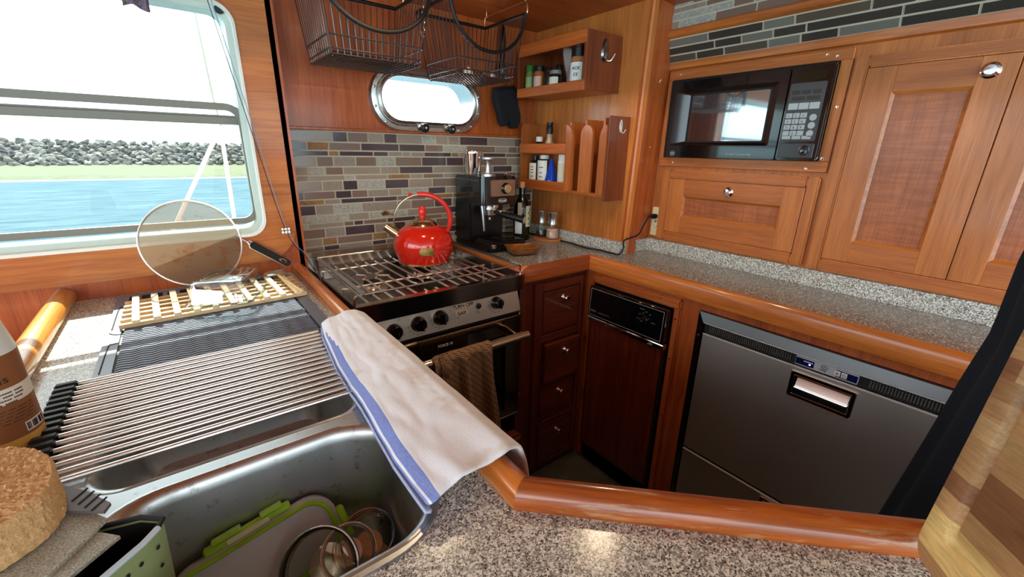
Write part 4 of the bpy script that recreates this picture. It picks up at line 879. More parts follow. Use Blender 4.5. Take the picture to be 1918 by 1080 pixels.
solo('coffee_scoop', b, CHROME, 'tiny steel scoop lying on the top edge of the espresso machine', 'scoop', (1.02, 1.43, 1.1935))

# ------------------------------------------------------------------ oil bottle, mills, bowl
t = thing('oil_bottle', 'dark green oil bottle with a cork behind the espresso machine handle', 'bottle', (1.185, 1.46, 0.911))
DKG = mat('dark_bottle_glass', S(14, 18, 14), 0.06, coat=0.5)
part('body', B().lathe([(0, 0), (0.036, 0), (0.038, 0.004), (0.038, 0.135), (0.034, 0.160), (0.018, 0.185), (0.0145, 0.200), (0.0145, 0.225), (0, 0.225)], (1.185, 1.46, 0.911), 32), DKG, t)
part('cork', B().lathe([(0, 0.225), (0.011, 0.225), (0.012, 0.250), (0, 0.250)], (1.185, 1.46, 0.911), 18), mat('cork', S(206, 160, 100), 0.8), t)
def wrap(c, r, a0, a1, z0, z1, n=10, mi=0, b=None, n2=1):
    b = b or B(); c = Vector(c); b.grid(n, 1, lambda u, v: c + Vector((r * math.cos(math.radians(a0 + (a1 - a0) * u)), r * math.sin(math.radians(a0 + (a1 - a0) * u)), z0 + (z1 - z0) * v)), mi); return b
b = wrap((1.185, 1.46, 0.911), 0.0385, -100, -35, 0.060, 0.150); lb = part('label', b, mat('olive_label', S(214, 218, 178), 0.6), t)
b = B()
for k in range(6):
    a = math.radians(-76 + (k % 2) * 14); z = 0.072 + k * 0.012; c = Vector((1.185, 1.46, 0.911)); 
    b.obox(c + Vector((0.0388 * math.cos(a), 0.0388 * math.sin(a), z)), (0.0006, 0.006, 0.011), Matrix.Rotation(a, 3, 'Z'), 0, 0)
part('leaf_print', b, mat('leaf_print', S(50, 96, 40), 0.6), lb)
part('label', wrap((1.185, 1.46, 0.911), 0.0385, 185, 235, 0.030, 0.085), WPRINT, t, 'small white data label'); part('neck_label', wrap((1.185, 1.46, 0.911), 0.0385, 205, 232, 0.110, 0.165), mat('neck_tag', S(196, 180, 150), 0.6), t)

t = thing('mill_tray', 'small wooden tray under the salt and pepper mills', 'tray', (1.272, 1.372, 0.911))
part('board', B().prism([(1.272 + 0.066 * math.cos(a) * (0.62 + 0.38 * abs(math.sin(a - .7))) , 1.382 + 0.066 * math.sin(a) * (0.8 + 0.2 * abs(math.sin(a - .7)))) for a in [k * PI / 20 for k in range(40)]], Z(0.911), Z(0.922), 0, True), mat('warm_board', S(190, 120, 70), 0.5), t)
def mill(name, lab, x, y, fill, fcol, group='mills on the wooden tray'):
    t = thing(name, lab, 'mill', (x, y, 0.922), group); c = (x, y, 0.9225)
    part('jar', B().lathe([(0.0, 0.0), (0.026, 0.0), (0.029, 0.004), (0.029, 0.012), (0.024, 0.036), (0.019, 0.054), (0.0175, 0.066)], c, 32, cap=False), CLEAR, t)
    part('filling', B().lathe([(0, 0.003), (0.025, 0.003), (0.027, 0.010), (0.0262, 0.5 * fill), (0.0225, fill), (0, fill)], c, 26), fcol, t)
    part('cap', B().lathe([(0, 0.064), (0.0205, 0.064), (0.019, 0.080), (0.020, 0.098), (0.0255, 0.112), (0.0255, 0.116), (0, 0.118)], c, 32), mat('mill_steel_' + name, (0.66, 0.64, 0.60, 1), 0.25, 1.0), t)
mill('pepper_mill', 'glass mill with steel cap holding dark pepper at the back of the tray', 1.270, 1.418, 0.022, noisy('peppercorns', S(30, 26, 24), S(70, 60, 52), 500, 0.8, 0.8))
mill('salt_mill', 'glass mill with steel cap half full of pink salt at the front of the tray', 1.274, 1.352, 0.044, noisy('pink_salt', S(214, 140, 110), S(240, 200, 180), 450, 0.6, 0.8))
b = B(); R = []
for d, z in ((0.020, 0.0), (0.0, 0.010), (-0.012, 0.020), (-0.008, 0.021), (0.006, 0.012), (0.024, 0.006)):
    L_ = rrect(-0.050 + d, 0.050 - d, -0.036 + d * .8, 0.036 - d * .8, 0.008, 3)
    R.append([(1.005 + x * 0.94 + y * 0.30, 1.222 + 0.008 - x * 0.30 + y * 0.94, 0.9115 + z * (1 + 0.5 * abs(x) / 0.05 * (1 if z > 0.015 else 0))) for x, y in L_])
b.rings(R, 0, True, True, True, True)
o = solo('wooden_bowl', b, wood('olive_wood', S(170, 104, 48), S(96, 50, 20), 'x', 0.35, 0.3, 2.0), 'small shallow square wooden bowl beside the stove corner', 'bowl', (1.005, 1.23, 0.9115))

# ------------------------------------------------------------------ upper spice shelf
t = thing('spice_shelf', 'open teak box shelf high in the corner holding spice jars', 'shelf', (1.25, 1.29, 1.49))
xa, xb_ = 1.160, 1.3385
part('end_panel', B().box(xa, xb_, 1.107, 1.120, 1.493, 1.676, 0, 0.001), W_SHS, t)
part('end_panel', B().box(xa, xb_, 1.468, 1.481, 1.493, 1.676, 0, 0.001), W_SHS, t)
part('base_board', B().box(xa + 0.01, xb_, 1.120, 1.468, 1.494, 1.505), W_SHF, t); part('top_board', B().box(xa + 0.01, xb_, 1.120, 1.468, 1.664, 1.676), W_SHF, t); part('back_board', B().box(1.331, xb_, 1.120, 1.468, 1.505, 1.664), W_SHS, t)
part('front_rail', B().box(xa - 0.001, xa + 0.011, 1.110, 1.478, 1.490, 1.524, 0, 0.002), W_SHF, t); part('front_rail', B().box(xa - 0.001, xa + 0.011, 1.110, 1.478, 1.636, 1.678, 0, 0.002), W_SHF, t)
def jar(name, lab, x, y, z, r, h, body, capm, caph=0.018, capr=None, label=None, lz=(0.15, 0.75), grp=None, txt=None, cat='jar', la=(130, 250)):
    t = thing(name, lab, cat, (x, y, z), grp); capr = capr or r * 0.96; c = (x, y, z); hb = h - caph
    part('glass', B().lathe([(0, 0), (r * 0.94, 0), (r, 0.003), (r, hb * 0.86), (r * 0.86, hb * 0.97), (r * 0.84, hb), (0, hb)], c, 26), body, t)
    part('cap', B().lathe([(0, hb - 0.001), (capr, hb - 0.001), (capr, h - 0.002), (capr * 0.93, h), (0, h)], c, 26), capm, t)
    if label:
        lb = part('label', wrap(c, r + 0.0004, la[0], la[1], hb * lz[0], hb * lz[1], 12), label, t)
        if txt:
            a = math.radians(205)
            for i, (s, z_, sz) in enumerate(txt):
                a = math.radians(206); q = Vector(c) + Vector(((r + 0.0012) * math.cos(a), (r + 0.0012) * math.sin(a), hb * z_))
                part('lettering', B().text(s, sz, q, (-math.sin(a) * -1 * -1, math.cos(a), 0), (0, 0, 1), 0, 0.0001, 'CENTER', True), PRINT, lb)
    return t
zs = 1.5055
GH = noisy('dried_herbs', S(96, 120, 60), S(150, 150, 90), 400, 0.4, 0.5); OR = noisy('orange_spice', S(170, 84, 36), S(206, 120, 60), 300, 0.35, 0.3)
CRL = mat('cream_label', S(226, 220, 200), 0.6); PKL = mat('pale_pink_label', S(226, 190, 170), 0.6); GNL = mat('green_white_label', S(150, 190, 130), 0.6)
G1 = 'spice jars in the box shelf'
jar('spice_jar', 'green capped spice jar at the window end of the box shelf', 1.195, 1.440, zs, 0.0175, 0.103, GH, GREEN, 0.022, label=GNL, grp=G1)
jar('spice_jar', 'black capped jar of orange spice next to the green capped jar', 1.197, 1.388, zs, 0.021, 0.095, OR, BLK, 0.018, label=PKL, grp=G1)
jar('spice_jar', 'small all black spice jar in the middle of the box shelf', 1.200, 1.337, zs, 0.016, 0.082, mat('dark_spice', S(36, 30, 28), 0.3), BLK, 0.015, grp=G1)
jar('spice_jar', 'short dark spice jar with chrome glints beside the cream label jar', 1.232, 1.312, zs, 0.014, 0.094, mat('dark_spice_two', S(40, 34, 30), 0.1, 0.6), BLK, 0.02, grp=G1)
jar('spice_jar', 'low glass jar with a wide cream label before the plastic bag', 1.192, 1.288, zs, 0.0235, 0.068, CLEAR, mat('clear_grey_lid', S(130, 126, 120), 0.3), 0.012, label=CRL, lz=(0.1, 0.8), grp=G1)
jar('spice_jar', 'large black lidded jar with a white label reading ACK CE', 1.202, 1.182, zs, 0.0285, 0.128, noisy('brown_rub', S(150, 90, 50), S(190, 130, 80), 300, 0.5, 0.4), BLK, 0.028, label=WHITE, lz=(0.05, 0.80), grp=G1, txt=[('ACK', 0.56, 0.0135), ('CE', 0.36, 0.0135)])
jar('spice_jar', 'white spice tub tucked behind the big black lidded jar', 1.225, 1.140, zs, 0.0165, 0.10, WHITE, WHITE, 0.012, grp=G1)
BAGM = bpy.data.materials.new('crinkled_plastic'); BAGM.use_nodes = True; n, l = BAGM.node_tree.nodes, BAGM.node_tree.links; n.clear()
o_ = n.new('ShaderNodeOutputMaterial'); tr = n.new('ShaderNodeBsdfTransparent'); df = n.new('ShaderNodeBsdfDiffuse'); df.inputs[0].default_value = S(216, 206, 200); mx_ = n.new('ShaderNodeMixShader'); mx_.inputs[0].default_value = 0.4
l.new(tr.outputs[0], mx_.inputs[1]); l.new(df.outputs[0], mx_.inputs[2]); l.new(mx_.outputs[0], o_.inputs[0])
b = B(); b.grid(14, 18, lambda u, v: (1.238 + 0.014 * math.sin(u * 7 + v * 4) * (1 - v * 0.4), 1.258 - (0.030 + 0.024 * v) + (0.060 + 0.030 * v) * u - 0.0, zs + 0.004 + v * 0.142 + 0.004 * math.sin(u * 9)))
o = solo('plastic_bag', b, BAGM, 'crumpled clear plastic bag standing between the spice jars', 'bag', (1.238, 1.25, zs)); solidify(o, 0.0012)

# ------------------------------------------------------------------ lower rack with bottle shelves and upright slots
t = thing('wall_rack', 'teak wall rack with bottle shelves and arched upright slots', 'rack', (1.285, 1.28, 1.115))
xg = 1.229
part('end_panel', B().prism([(1.330, 1.395), (xg + 0.002, 1.402), (xg + 0.002, 1.128), (1.338, 1.128), (1.3385, 1.395)], lambda p: (p[0], 1.525, p[1]), lambda p: (p[0], 1.535, p[1])), W_SHZ, t)
part('back_board', B().box(1.331, 1.3385, 1.245, 1.525, 1.128, 1.400), W_SHZ, t)
for z in (1.278, 1.130): part('shelf_board', B().box(xg + 0.008, 1.331, 1.246, 1.525, z, z + 0.007), W_SHF, t)
part('front_rail', B().box(xg - 0.002, xg + 0.009, 1.240, 1.540, 1.278, 1.318, 0, 0.002), W_SHF, t); part('front_rail', B().box(xg - 0.002, xg + 0.009, 1.240, 1.540, 1.129, 1.170, 0, 0.002), W_SHF, t)
for y, za, zb in ((1.238, 1.13, 1.395), (1.158, 1.13, 1.402), (1.070, 1.13, 1.405)):
    part('divider', B().box(xg + 0.010, 1.3385, y, y + 0.007, za, zb, 0, 0.001), W_SHZ, t)
    part('back_board', B().box(1.331, 1.3385, y - 0.072 if y > 1.1 else y - 0.02, y, 1.15, zb), W_SHZ, t)
part('end_panel', B().box(xg + 0.001, 1.3385, 1.040, 1.048, 1.116, 1.410, 0, 0.001), W_SHS, t)
part('slot_floor', B().box(xg + 0.002, 1.331, 1.048, 1.245, 1.130, 1.142), W_SHF, t)
def arch(y0, y1, z0, z1, side=0):
    r = (y1 - y0) / 2 if side == 0 else (y1 - y0); P = [(y0, z0), (y1, z0)]
    if side == 0:
        P += [((y0 + y1) / 2 + r * math.cos(a), z1 - r * 1.3 + r * 1.3 * math.sin(a)) for a in [PI * k / 14 for k in range(15)]]
    elif side == 1: P += [(y1, z1)] + [(y1 - r + 0 * r - r * 0 + r * math.cos(a) * -1 + 0, z1 - r * 1.5 + r * 1.5 * math.sin(a)) for a in [PI / 2 - PI / 2 * k / 8 for k in range(9)]]
    else: P += [(y0 + r * math.cos(a), z1 - r * 1.5 + r * 1.5 * math.sin(a)) for a in [PI / 2 * k / 8 for k in range(9)]]
    return P
part('slot_front', B().prism([(1.213, 1.138), (1.250, 1.138), (1.250, 1.385)] + [(1.250 - 0.037 * math.sin(a), 1.335 + 0.050 * math.cos(a)) for a in [PI / 2 * k / 8 for k in range(1, 9)]], X(xg - 0.004), X(xg + 0.008)), W_SHZ, t)
part('slot_front', B().prism(arch(1.112, 1.172, 1.140, 1.382), X(xg - 0.004), X(xg + 0.008)), W_SHZ, t)
part('slot_front', B().prism([(1.048, 1.138), (1.080, 1.138), (1.080, 1.330)] + [(1.048 + 0.032 * math.cos(a), 1.330 + 0.050 * math.sin(a)) for a in [PI / 2 * k / 8 for k in range(1, 9)]], X(xg - 0.004), X(xg + 0.008)), W_SHZ, t)
b = B().box(1.26, 1.325, 1.176, 1.186, 1.143, 1.33, 0, 0.001)
solo('notebook', b, mat('tan_notebook', S(206, 170, 120), 0.6), 'thin tan booklet standing in the slot between the arches', 'booklet', (1.29, 1.18, 1.143))
def bottle(name, lab, x, y, z, prof, m, capm, capz, grp, label=None, la=(140, 250), lz=(0.01, 0.09), r=0.02, cat='bottle', lt=None):
    t = thing(name, lab, cat, (x, y, z), grp)
    part('body', B().lathe(prof, (x, y, z), 26), m, t)
    part('cap', B().lathe(capz, (x, y, z), 22), capm, t)
    if label:
        lb = part('label', wrap((x, y, z), r + 0.0005, la[0], la[1], lz[0], lz[1], 12), label, t)
        if lt:
            q = B(); a = math.radians(200)
            for s_, zz, sz in lt: q.obox(Vector((x + (r + .0008) * math.cos(a), y + (r + .0008) * math.sin(a), z + zz)), (0.0006, sz, 0.0028), Matrix.Rotation(a, 3, 'Z'))
            part('lettering', q, PRINT, lb)
    return t
G2, G3 = 'bottles on the upper rack shelf', 'packets and bottles on the lower rack shelf'
bottle('bottle', 'dark bottle with a plain white cap on the upper rack shelf', 1.275, 1.462, 1.286, [(0, 0), (0.020, 0), (0.020, 0.030), (0.013, 0.040), (0, 0.040)], DKG, WHITE, [(0, 0.040), (0.015, 0.040), (0.015, 0.060), (0, 0.061)], G2)
bottle('bottle', 'clear tapering bottle with a tall black pourer on the upper rack shelf', 1.275, 1.398, 1.286, [(0, 0), (0.024, 0), (0.024, 0.020), (0.012, 0.050), (0.011, 0.075), (0, 0.075)], mat('cloudy_bottle', S(178, 150, 120), 0.15, coat=0.5), BLK, [(0, 0.070), (0.0135, 0.070), (0.014, 0.095), (0.012, 0.100), (0.0135, 0.104), (0.0135, 0.116), (0, 0.117)], G2)
bottle('vinegar_bottle', 'dark sauce bottle with a cream label on the lower rack shelf', 1.270, 1.478, 1.138, [(0, 0), (0.026, 0), (0.026, 0.095), (0.016, 0.112), (0, 0.112)], DKG, BLK, [(0, 0.112), (0.012, 0.112), (0.012, 0.130), (0, 0.130)], G3, CRL, (150, 238), (0.030, 0.100), 0.026, lt=[('-', 0.045, 0.012), ('-', 0.06, 0.012), ('-', 0.072, 0.012), ('-', 0.084, 0.012)])
bottle('condiment_jar', 'white labelled glass jar between the dark bottle and the blue pack', 1.272, 1.420, 1.138, [(0, 0), (0.029, 0), (0.029, 0.110), (0.02, 0.120), (0, 0.120)], CLEAR, WHITE, [(0, 0.118), (0.02, 0.118), (0.02, 0.134), (0, 0.134)], G3, WHITE, (130, 250), (0.030, 0.112), 0.029, 'jar', lt=[('-', 0.084, 0.02), ('-', 0.062, 0.012), ('-', 0.045, 0.016)])
b = B().hexa([(1.243, 1.338, 1.138), (1.290, 1.338, 1.138), (1.290, 1.396, 1.138), (1.243, 1.396, 1.138), (1.262, 1.362, 1.262), (1.268, 1.362, 1.262), (1.268, 1.372, 1.262), (1.262, 1.372, 1.262)], 0, 0.003)
t = thing('blue_packet', 'pointed bright blue packet on the lower rack shelf', 'packet', (1.265, 1.367, 1.138), G3); part('pouch', b, BLUEP, t)
part('data_panel', B().hexa([(1.2425, 1.350, 1.150), (1.244, 1.350, 1.150), (1.244, 1.366, 1.150), (1.2425, 1.366, 1.150), (1.2462, 1.351, 1.172), (1.2477, 1.351, 1.172), (1.2477, 1.365, 1.172), (1.2462, 1.365, 1.172)]), WPRINT, t)
bottle('condiment_jar', 'pale jar with a white crest label at the slot end of the lower rack shelf', 1.272, 1.300, 1.138, [(0, 0), (0.025, 0), (0.025, 0.112), (0.022, 0.118), (0, 0.118)], WHITE, WHITE, [(0, 0.118), (0.024, 0.118), (0.024, 0.138), (0, 0.138)], G3, CRL, (140, 250), (0.012, 0.105), 0.025, 'jar')

# ------------------------------------------------------------------ stick-on hooks
t = thing('stick_on_hook', 'dark chrome oval hook on the end of the spice shelf', 'hook', (1.25, 1.106, 1.615), 'stick on wall hooks')
R_ = [(1.248 + 0.017 * math.sin(a) * (1.0 - 0.25 * math.cos(a)), 1.622 + 0.036 * math.cos(a)) for a in [k * PI / 14 for k in range(28)]]
part('plate', B().rings([[(x, 1.1065, z) for x, z in R_], [(1.248 + (x - 1.248) * 0.8, 1.099, 1.622 + (z - 1.622) * 0.88) for x, z in R_]], 0, True, True, True, True), mat('smoky_chrome', (0.22, 0.23, 0.25, 1), 0.2, 1.0), t)
part('prong', B().tube(smooth([(1.248, 1.100, 1.612), (1.247, 1.092, 1.590), (1.253, 1.080, 1.588), (1.262, 1.073, 1.608)]), 0.004, 10), mat('bright_prong', (0.7, 0.72, 0.74, 1), 0.2, 1.0), t)
def hook(lab, pos, nrm, s=1.0):
    t = thing('stick_on_hook', lab, 'hook', pos, 'stick on wall hooks'); p = Vector(pos); nn = Vector(nrm).normalized(); rt = rotto(nn, (0, 0, 1)); sd = Vector((0, 0, 1)).cross(nn).normalized()
    P = [(0.007 * s * math.cos(a), 0.020 * s * math.sin(a)) for a in [k * PI / 10 for k in range(20)]]
    part('plate', B().prism(P, lambda q: p + sd * q[0] + uz * q[1], lambda q: p + sd * q[0] * 0.8 + uz * q[1] * 0.9 + nn * 0.003, 0, True), CLH, t)
    part('prong', B().tube([p + nn * 0.003 - uz * 0.004 * s, p + nn * 0.004 - uz * 0.018 * s, p + nn * 0.012 - uz * 0.022 * s + sd * 0.003, p + nn * 0.018 - uz * 0.010 * s + sd * 0.006], 0.0016 * s, 8), CLH, t)
CLH = mat('clear_hook_plastic', S(206, 204, 200), 0.12, coat=0.6, spec=0.8)
hook('clear hook on the end of the slotted wall rack', (1.288, 1.0395, 1.378), (0, -1, 0), 1.1)
hook('clear hook on the narrow upright panel level with the microwave', (1.425, 1.014, 1.548), (0, -1, 0))
hook('clear hook on the narrow upright panel below its twin', (1.418, 1.022, 1.322), (0, -1, 0))

# ------------------------------------------------------------------ oven mitt and ladle on the stove wall
P = smooth([(1.085, 1.520), (1.083, 1.480), (1.100, 1.440), (1.115, 1.395), (1.130, 1.383), (1.143, 1.392), (1.147, 1.412), (1.155, 1.395), (1.175, 1.378), (1.200, 1.380), (1.214, 1.400), (1.214, 1.430), (1.200, 1.470), (1.190, 1.535)], 5)
P = [(p[0], p[1]) for p in P]
def mittr(y, k): return [(1.15 + (p[0] - 1.15) * k, y, 1.46 + (p[1] - 1.46) * k) for p in P]
b = B().rings([mittr(1.552, 0.93), mittr(1.545, 1.0), mittr(1.525, 1.0), mittr(1.512, 0.90)], 0, True, True, True, True)
t = thing('oven_mitt', 'black quilted oven mitt hanging beside the round ended port', 'mitt', (1.15, 1.54, 1.54)); part('glove', b, MITT, t)
part('cuff', B().tube([(1.084, 1.537, 1.522), (1.13, 1.535, 1.532), (1.191, 1.537, 1.537)], 0.007, 8), MITT, t); part('hanging_loop', B().tube([(1.15, 1.545, 1.533), (1.143, 1.55, 1.575), (1.156, 1.55, 1.575), (1.155, 1.545, 1.533)], 0.002, 6), BLK, t)
t = thing('hanging_utensil', 'black plastic spoon handle hanging by the ceiling behind the basket', 'utensil', (1.138, 1.55, 1.66))
part('handle', B().tube([(1.139, 1.556, 1.765), (1.138, 1.55, 1.742), (1.136, 1.548, 1.70), (1.134, 1.548, 1.63)], [0.004, 0.011, 0.013, 0.008], 14), BLKG, t)
part('bowl', B().lathe([(0, -0.03), (0.016, -0.022), (0.022, 0), (0.018, 0.02), (0.007, 0.034), (0, 0.036)], (1.134, 1.548, 1.60), 20), BLKG, t)

# ------------------------------------------------------------------ hanging wire baskets
def basket(name, lab, tx0, tx1, bx0, bx1, ty0, ty1, by0, by1, zt, zr_, zb):
    t = thing(name, lab, 'basket', ((bx0 + bx1) / 2, (by0 + by1) / 2, zb), 'wire baskets hung under the ceiling')
    w_ = 0.0016
    def ring_(z, k): 
        x0, x1 = bx0 + (tx0 - bx0) * k, bx1 + (tx1 - bx1) * k; ya, yb = by0 + (ty0 - by0) * k, by1 + (ty1 - by1) * k; return x0, x1, ya, yb
    k2 = (zr_ - zb) / (zt - zb); k3 = 0.22
    b = B()
    def loop(z, k, r_=w_ * 1.5): x0, x1, ya, yb = ring_(z, k); b.tube([(x, y, z) for x, y in rrect(x0, x1, ya, yb, 0.012, 3)], r_, 6, 0, True)
    loop(zb + 0.012, 0.06); loop(zr_, k2); 
    part('rim_hoop', b, WIRE, t)
    b = B(); n = 15
    for i in range(n + 1):
        u = i / n
        for e in (0, 1):
            p0 = (bx0 + (bx1 - bx0) * u, (by0, by1)[e], zb); p1 = (tx0 + (tx1 - tx0) * u, (ty0, ty1)[e], zt)
            if e == 0:
                xm = (p1[0] - (tx0 + tx1) / 2) / ((tx1 - tx0) / 2); dip = 0.128 * math.sqrt(max(0, 1 - xm * xm)); f = (zt - dip - zb) / (zt - zb)
                p1 = (p0[0] + (p1[0] - p0[0]) * f, p0[1] + (p1[1] - p0[1]) * f, zt - dip)
            b.tube([p0, p1], w_, 5)
        b.tube([(bx0 + (bx1 - bx0) * u, by0, zb), (bx0 + (bx1 - bx0) * u, by1, zb)], w_, 5)
    part('long_side_wires', b, WIRE, t)
    n = 11
    for x0_, x1_ in ((bx0, tx0), (bx1, tx1)):
        b = B()
        for i in range(n + 1): b.tube([(x0_, by0 + (by1 - by0) * i / n, zb), (x1_, ty0 + (ty1 - ty0) * i / n, zt)], w_, 5)
        part('end_wires', b, WIRE, t)
    b = B(); m_ = 13
    for i in range(m_ + 1): b.tube([(bx0, by0 + (by1 - by0) * i / m_, zb - 0.001), (bx1, by0 + (by1 - by0) * i / m_, zb - 0.001)], w_, 5)
    part('base_wires', b, WIRE, t)
    b = B(); cx_, hx = (tx0 + tx1) / 2, (tx1 - tx0) / 2
    b.tube([(cx_ - hx * math.cos(a), ty0, zt - 0.128 * math.sin(a)) for a in [PI * k / 24 for k in range(25)]], 0.0055, 10)
    part('dipped_front_rim', b, mat('black_sleeve_' + name, S(22, 20, 20), 0.45), t)
    b = B(); b.tube([(tx0, ty0, zt), (tx0, ty1, zt), (tx1, ty1, zt), (tx1, ty0, zt)], 0.0055, 10)
    part('sleeved_rim', b, BLK, t)
    for x in (bx0 + 0.006, bx1 - 0.006):
        for y in (by0 + 0.006, by1 - 0.006): part('foot', B().lathe([(0, 0), (0.002, 0), (0.0025, -0.006), (0, -0.007)], (x, y, zb), 8), WIRE, t)
    return t
basket('wire_basket', 'dark wire basket hanging nearest the big window', 0.352, 0.655, 0.375, 0.628, 1.235, 1.475, 1.255, 1.465, 1.712, 1.562, 1.519)
basket('wire_basket', 'dark wire basket hanging before the round ended port', 0.722, 1.000, 0.758, 0.975, 1.240, 1.470, 1.258, 1.462, 1.712, 1.560, 1.516)
def hangbar(lab, x, hooks):
    t = thing('hanging_rod', lab, 'rod', (x, 1.36, 1.75), 'copper hanging rods')
    part('rod', B().tube([(x, 1.245, 1.735), (x, 1.25, 1.752), (x, 1.48, 1.752), (x, 1.482, 1.735)], 0.0022, 8), COPPER, t)
    for y in (1.252, 1.476):
        part('ceiling_eye', B().tube([(x, y, 1.768), (x, y, 1.755), (x + 0.003, y, 1.750)], 0.0015, 6), COPPER, t)
        s_ = -1 if y < 1.3 else 1
        part('end_hook', B().tube(smooth([(x, y, 1.752), (x, y + s_ * 0.010, 1.748), (x, y + s_ * 0.012, 1.720), (x, y + s_ * 0.002, 1.706)]), 0.0024, 8), COPPER, t)
hangbar('copper rod hung from the ceiling near the spice shelf', 1.008, 2); hangbar('copper rod hung from the ceiling between the two baskets', 0.688, 2)
t = thing('hanging_chain', 'short pale chain dangling between the two wire baskets', 'chain', (0.700, 1.37, 1.74))
b = B()
for k in range(11):
    c = Vector((0.700 + 0.002 * math.sin(k), 1.372, 1.738 - k * 0.0105)); a_ = (k % 2) * PI / 2
    b.tube([c + Vector((0.004 * math.cos(q) * math.cos(a_), 0.004 * math.cos(q) * math.sin(a_), 0.0078 * math.sin(q))) for q in [j * PI / 5 for j in range(10)]], 0.0013, 5, 0, True)
part('links', b, BRASSY, t)
b = B().tube([(0.690, 1.36, 1.752), (0.700, 1.372, 1.742), (0.705, 1.38, 1.735), (0.698, 1.366, 1.728)], 0.002, 6); part('clip', b, CHROME, t)
part('tag', B().box(0.686, 0.694, 1.364, 1.3655, 1.612, 1.636, 0, 0.0005), BRASSY, t)
t = thing('paper_packet', 'small pale packet lying in the basket by the port', 'packet', (0.88, 1.35, 1.518))
part('packet', B().box(0.86, 0.945, 1.32, 1.38, 1.5185, 1.528, 0, 0.003), mat('pale_packet', S(226, 210, 186), 0.6), t)
solo('garlic_bulb', B().lathe([(0, 0), (0.012, 0.001), (0.018, 0.010), (0.014, 0.022), (0.004, 0.030), (0, 0.034)], (0.838, 1.335, 1.5185), 16), mat('garlic_skin', S(236, 226, 214), 0.5), 'small white garlic bulb in the basket by the port', 'garlic', (0.838, 1.335, 1.5185))
solo('garlic_clove', B().lathe([(0, 0), (0.008, 0.001), (0.010, 0.007), (0.006, 0.013), (0, 0.016)], (0.905, 1.29, 1.5185), 14), mat('clove_skin', S(240, 232, 222), 0.5), 'white clove near the front wires of the basket by the port', 'garlic', (0.905, 1.29, 1.5185))

# ------------------------------------------------------------------ cords down the window surround
t = thing('cord_pair', 'pair of thin cords clipped across the window surround', 'cord', (0.24, 1.42, 1.3))
for dx, m_ in ((0, BLKM), (0.008, mat('blue_white_cord', S(120, 150, 190), 0.4))):
    part('cord', B().tube(smooth([(0.128 + dx, 1.40, 1.70), (0.140 + dx, 1.415, 1.622), (0.190 + dx, 1.420, 1.32), (0.238 + dx * .5, 1.421, 1.045), (0.290 + dx, 1.425, 0.945), (0.299 + dx * .5, 1.33, 0.88), (0.299 + dx * 0.5, 1.30, 0.80)]), 0.0010, 6), m_, t)
b = B()
for k in range(3):
    for j in range(2): b.lathe([(0, -0.006), (0.0045, -0.004), (0.0055, 0), (0.0045, 0.004), (0, 0.006)], (0.230 + k * 0.009, 1.418, 1.040 + j * 0.010), 10)
part('bead_clip', b, CHROME, t)
t = thing('wall_hook', 'tiny dark metal hook on the panel under the window surround corner', 'hook', (0.212, 1.447, 0.975))
part('plate', B().lathe([(0, 0), (0.005, 0), (0.004, 0.002), (0, 0.003)], (0.212, 1.4495, 0.980), 12, 0, RY), WIRE, t); part('prong', B().tube([(0.212, 1.446, 0.980), (0.212, 1.438, 0.968), (0.212, 1.428, 0.972)], 0.0018, 6), WIRE, t)
b = B(); b.grid(10, 8, lambda u, v: (-0.020 + 0.046 * u - 0.004 * v, 1.418 + 0.004 * math.sin(u * 12), 1.70 - 0.117 * v + 0.006 * math.sin(u * 5) * v))
o = solo('cloth_scrap', b, noisy('purple_weave', S(86, 70, 120), S(140, 120, 110), 300, 0.9, 0.3), 'small purple cloth hanging over the top of the big window', 'cloth', (0, 1.418, 1.70)); solidify(o, 0.003)

# ------------------------------------------------------------------ roll-up rack over the sink
t = thing('roll_up_rack', 'roll up drying rack of steel rods laid across the back sink bowl', 'rack', (0.0, 0.75, 0.914))
NR = 16; ry = [0.618 + k * (0.272 / (NR - 1)) for k in range(NR)]
for y in ry:
    part('rod', B().tube([(-0.181, y + 0.004, 0.9205), (0.187, y, 0.9205)], 0.0033, 10), ROD, t)
for y in ry:
    part('end_cap', B().box(-0.207, -0.180, y - 0.0060 + 0.004, y + 0.0058 + 0.004, 0.9140, 0.9262, 0, 0.0022, 2), RUB, t)
part('end_strip', B().box(-0.200, -0.176, ry[0] + 0.002, ry[-1] + 0.008, 0.9137, 0.9170, 0, 0.0006), RUB, t); part('end_strip', B().box(0.182, 0.2005, ry[0] - 0.004, ry[-1] + 0.004, 0.9140, 0.9245, 0, 0.001), RUB, t)

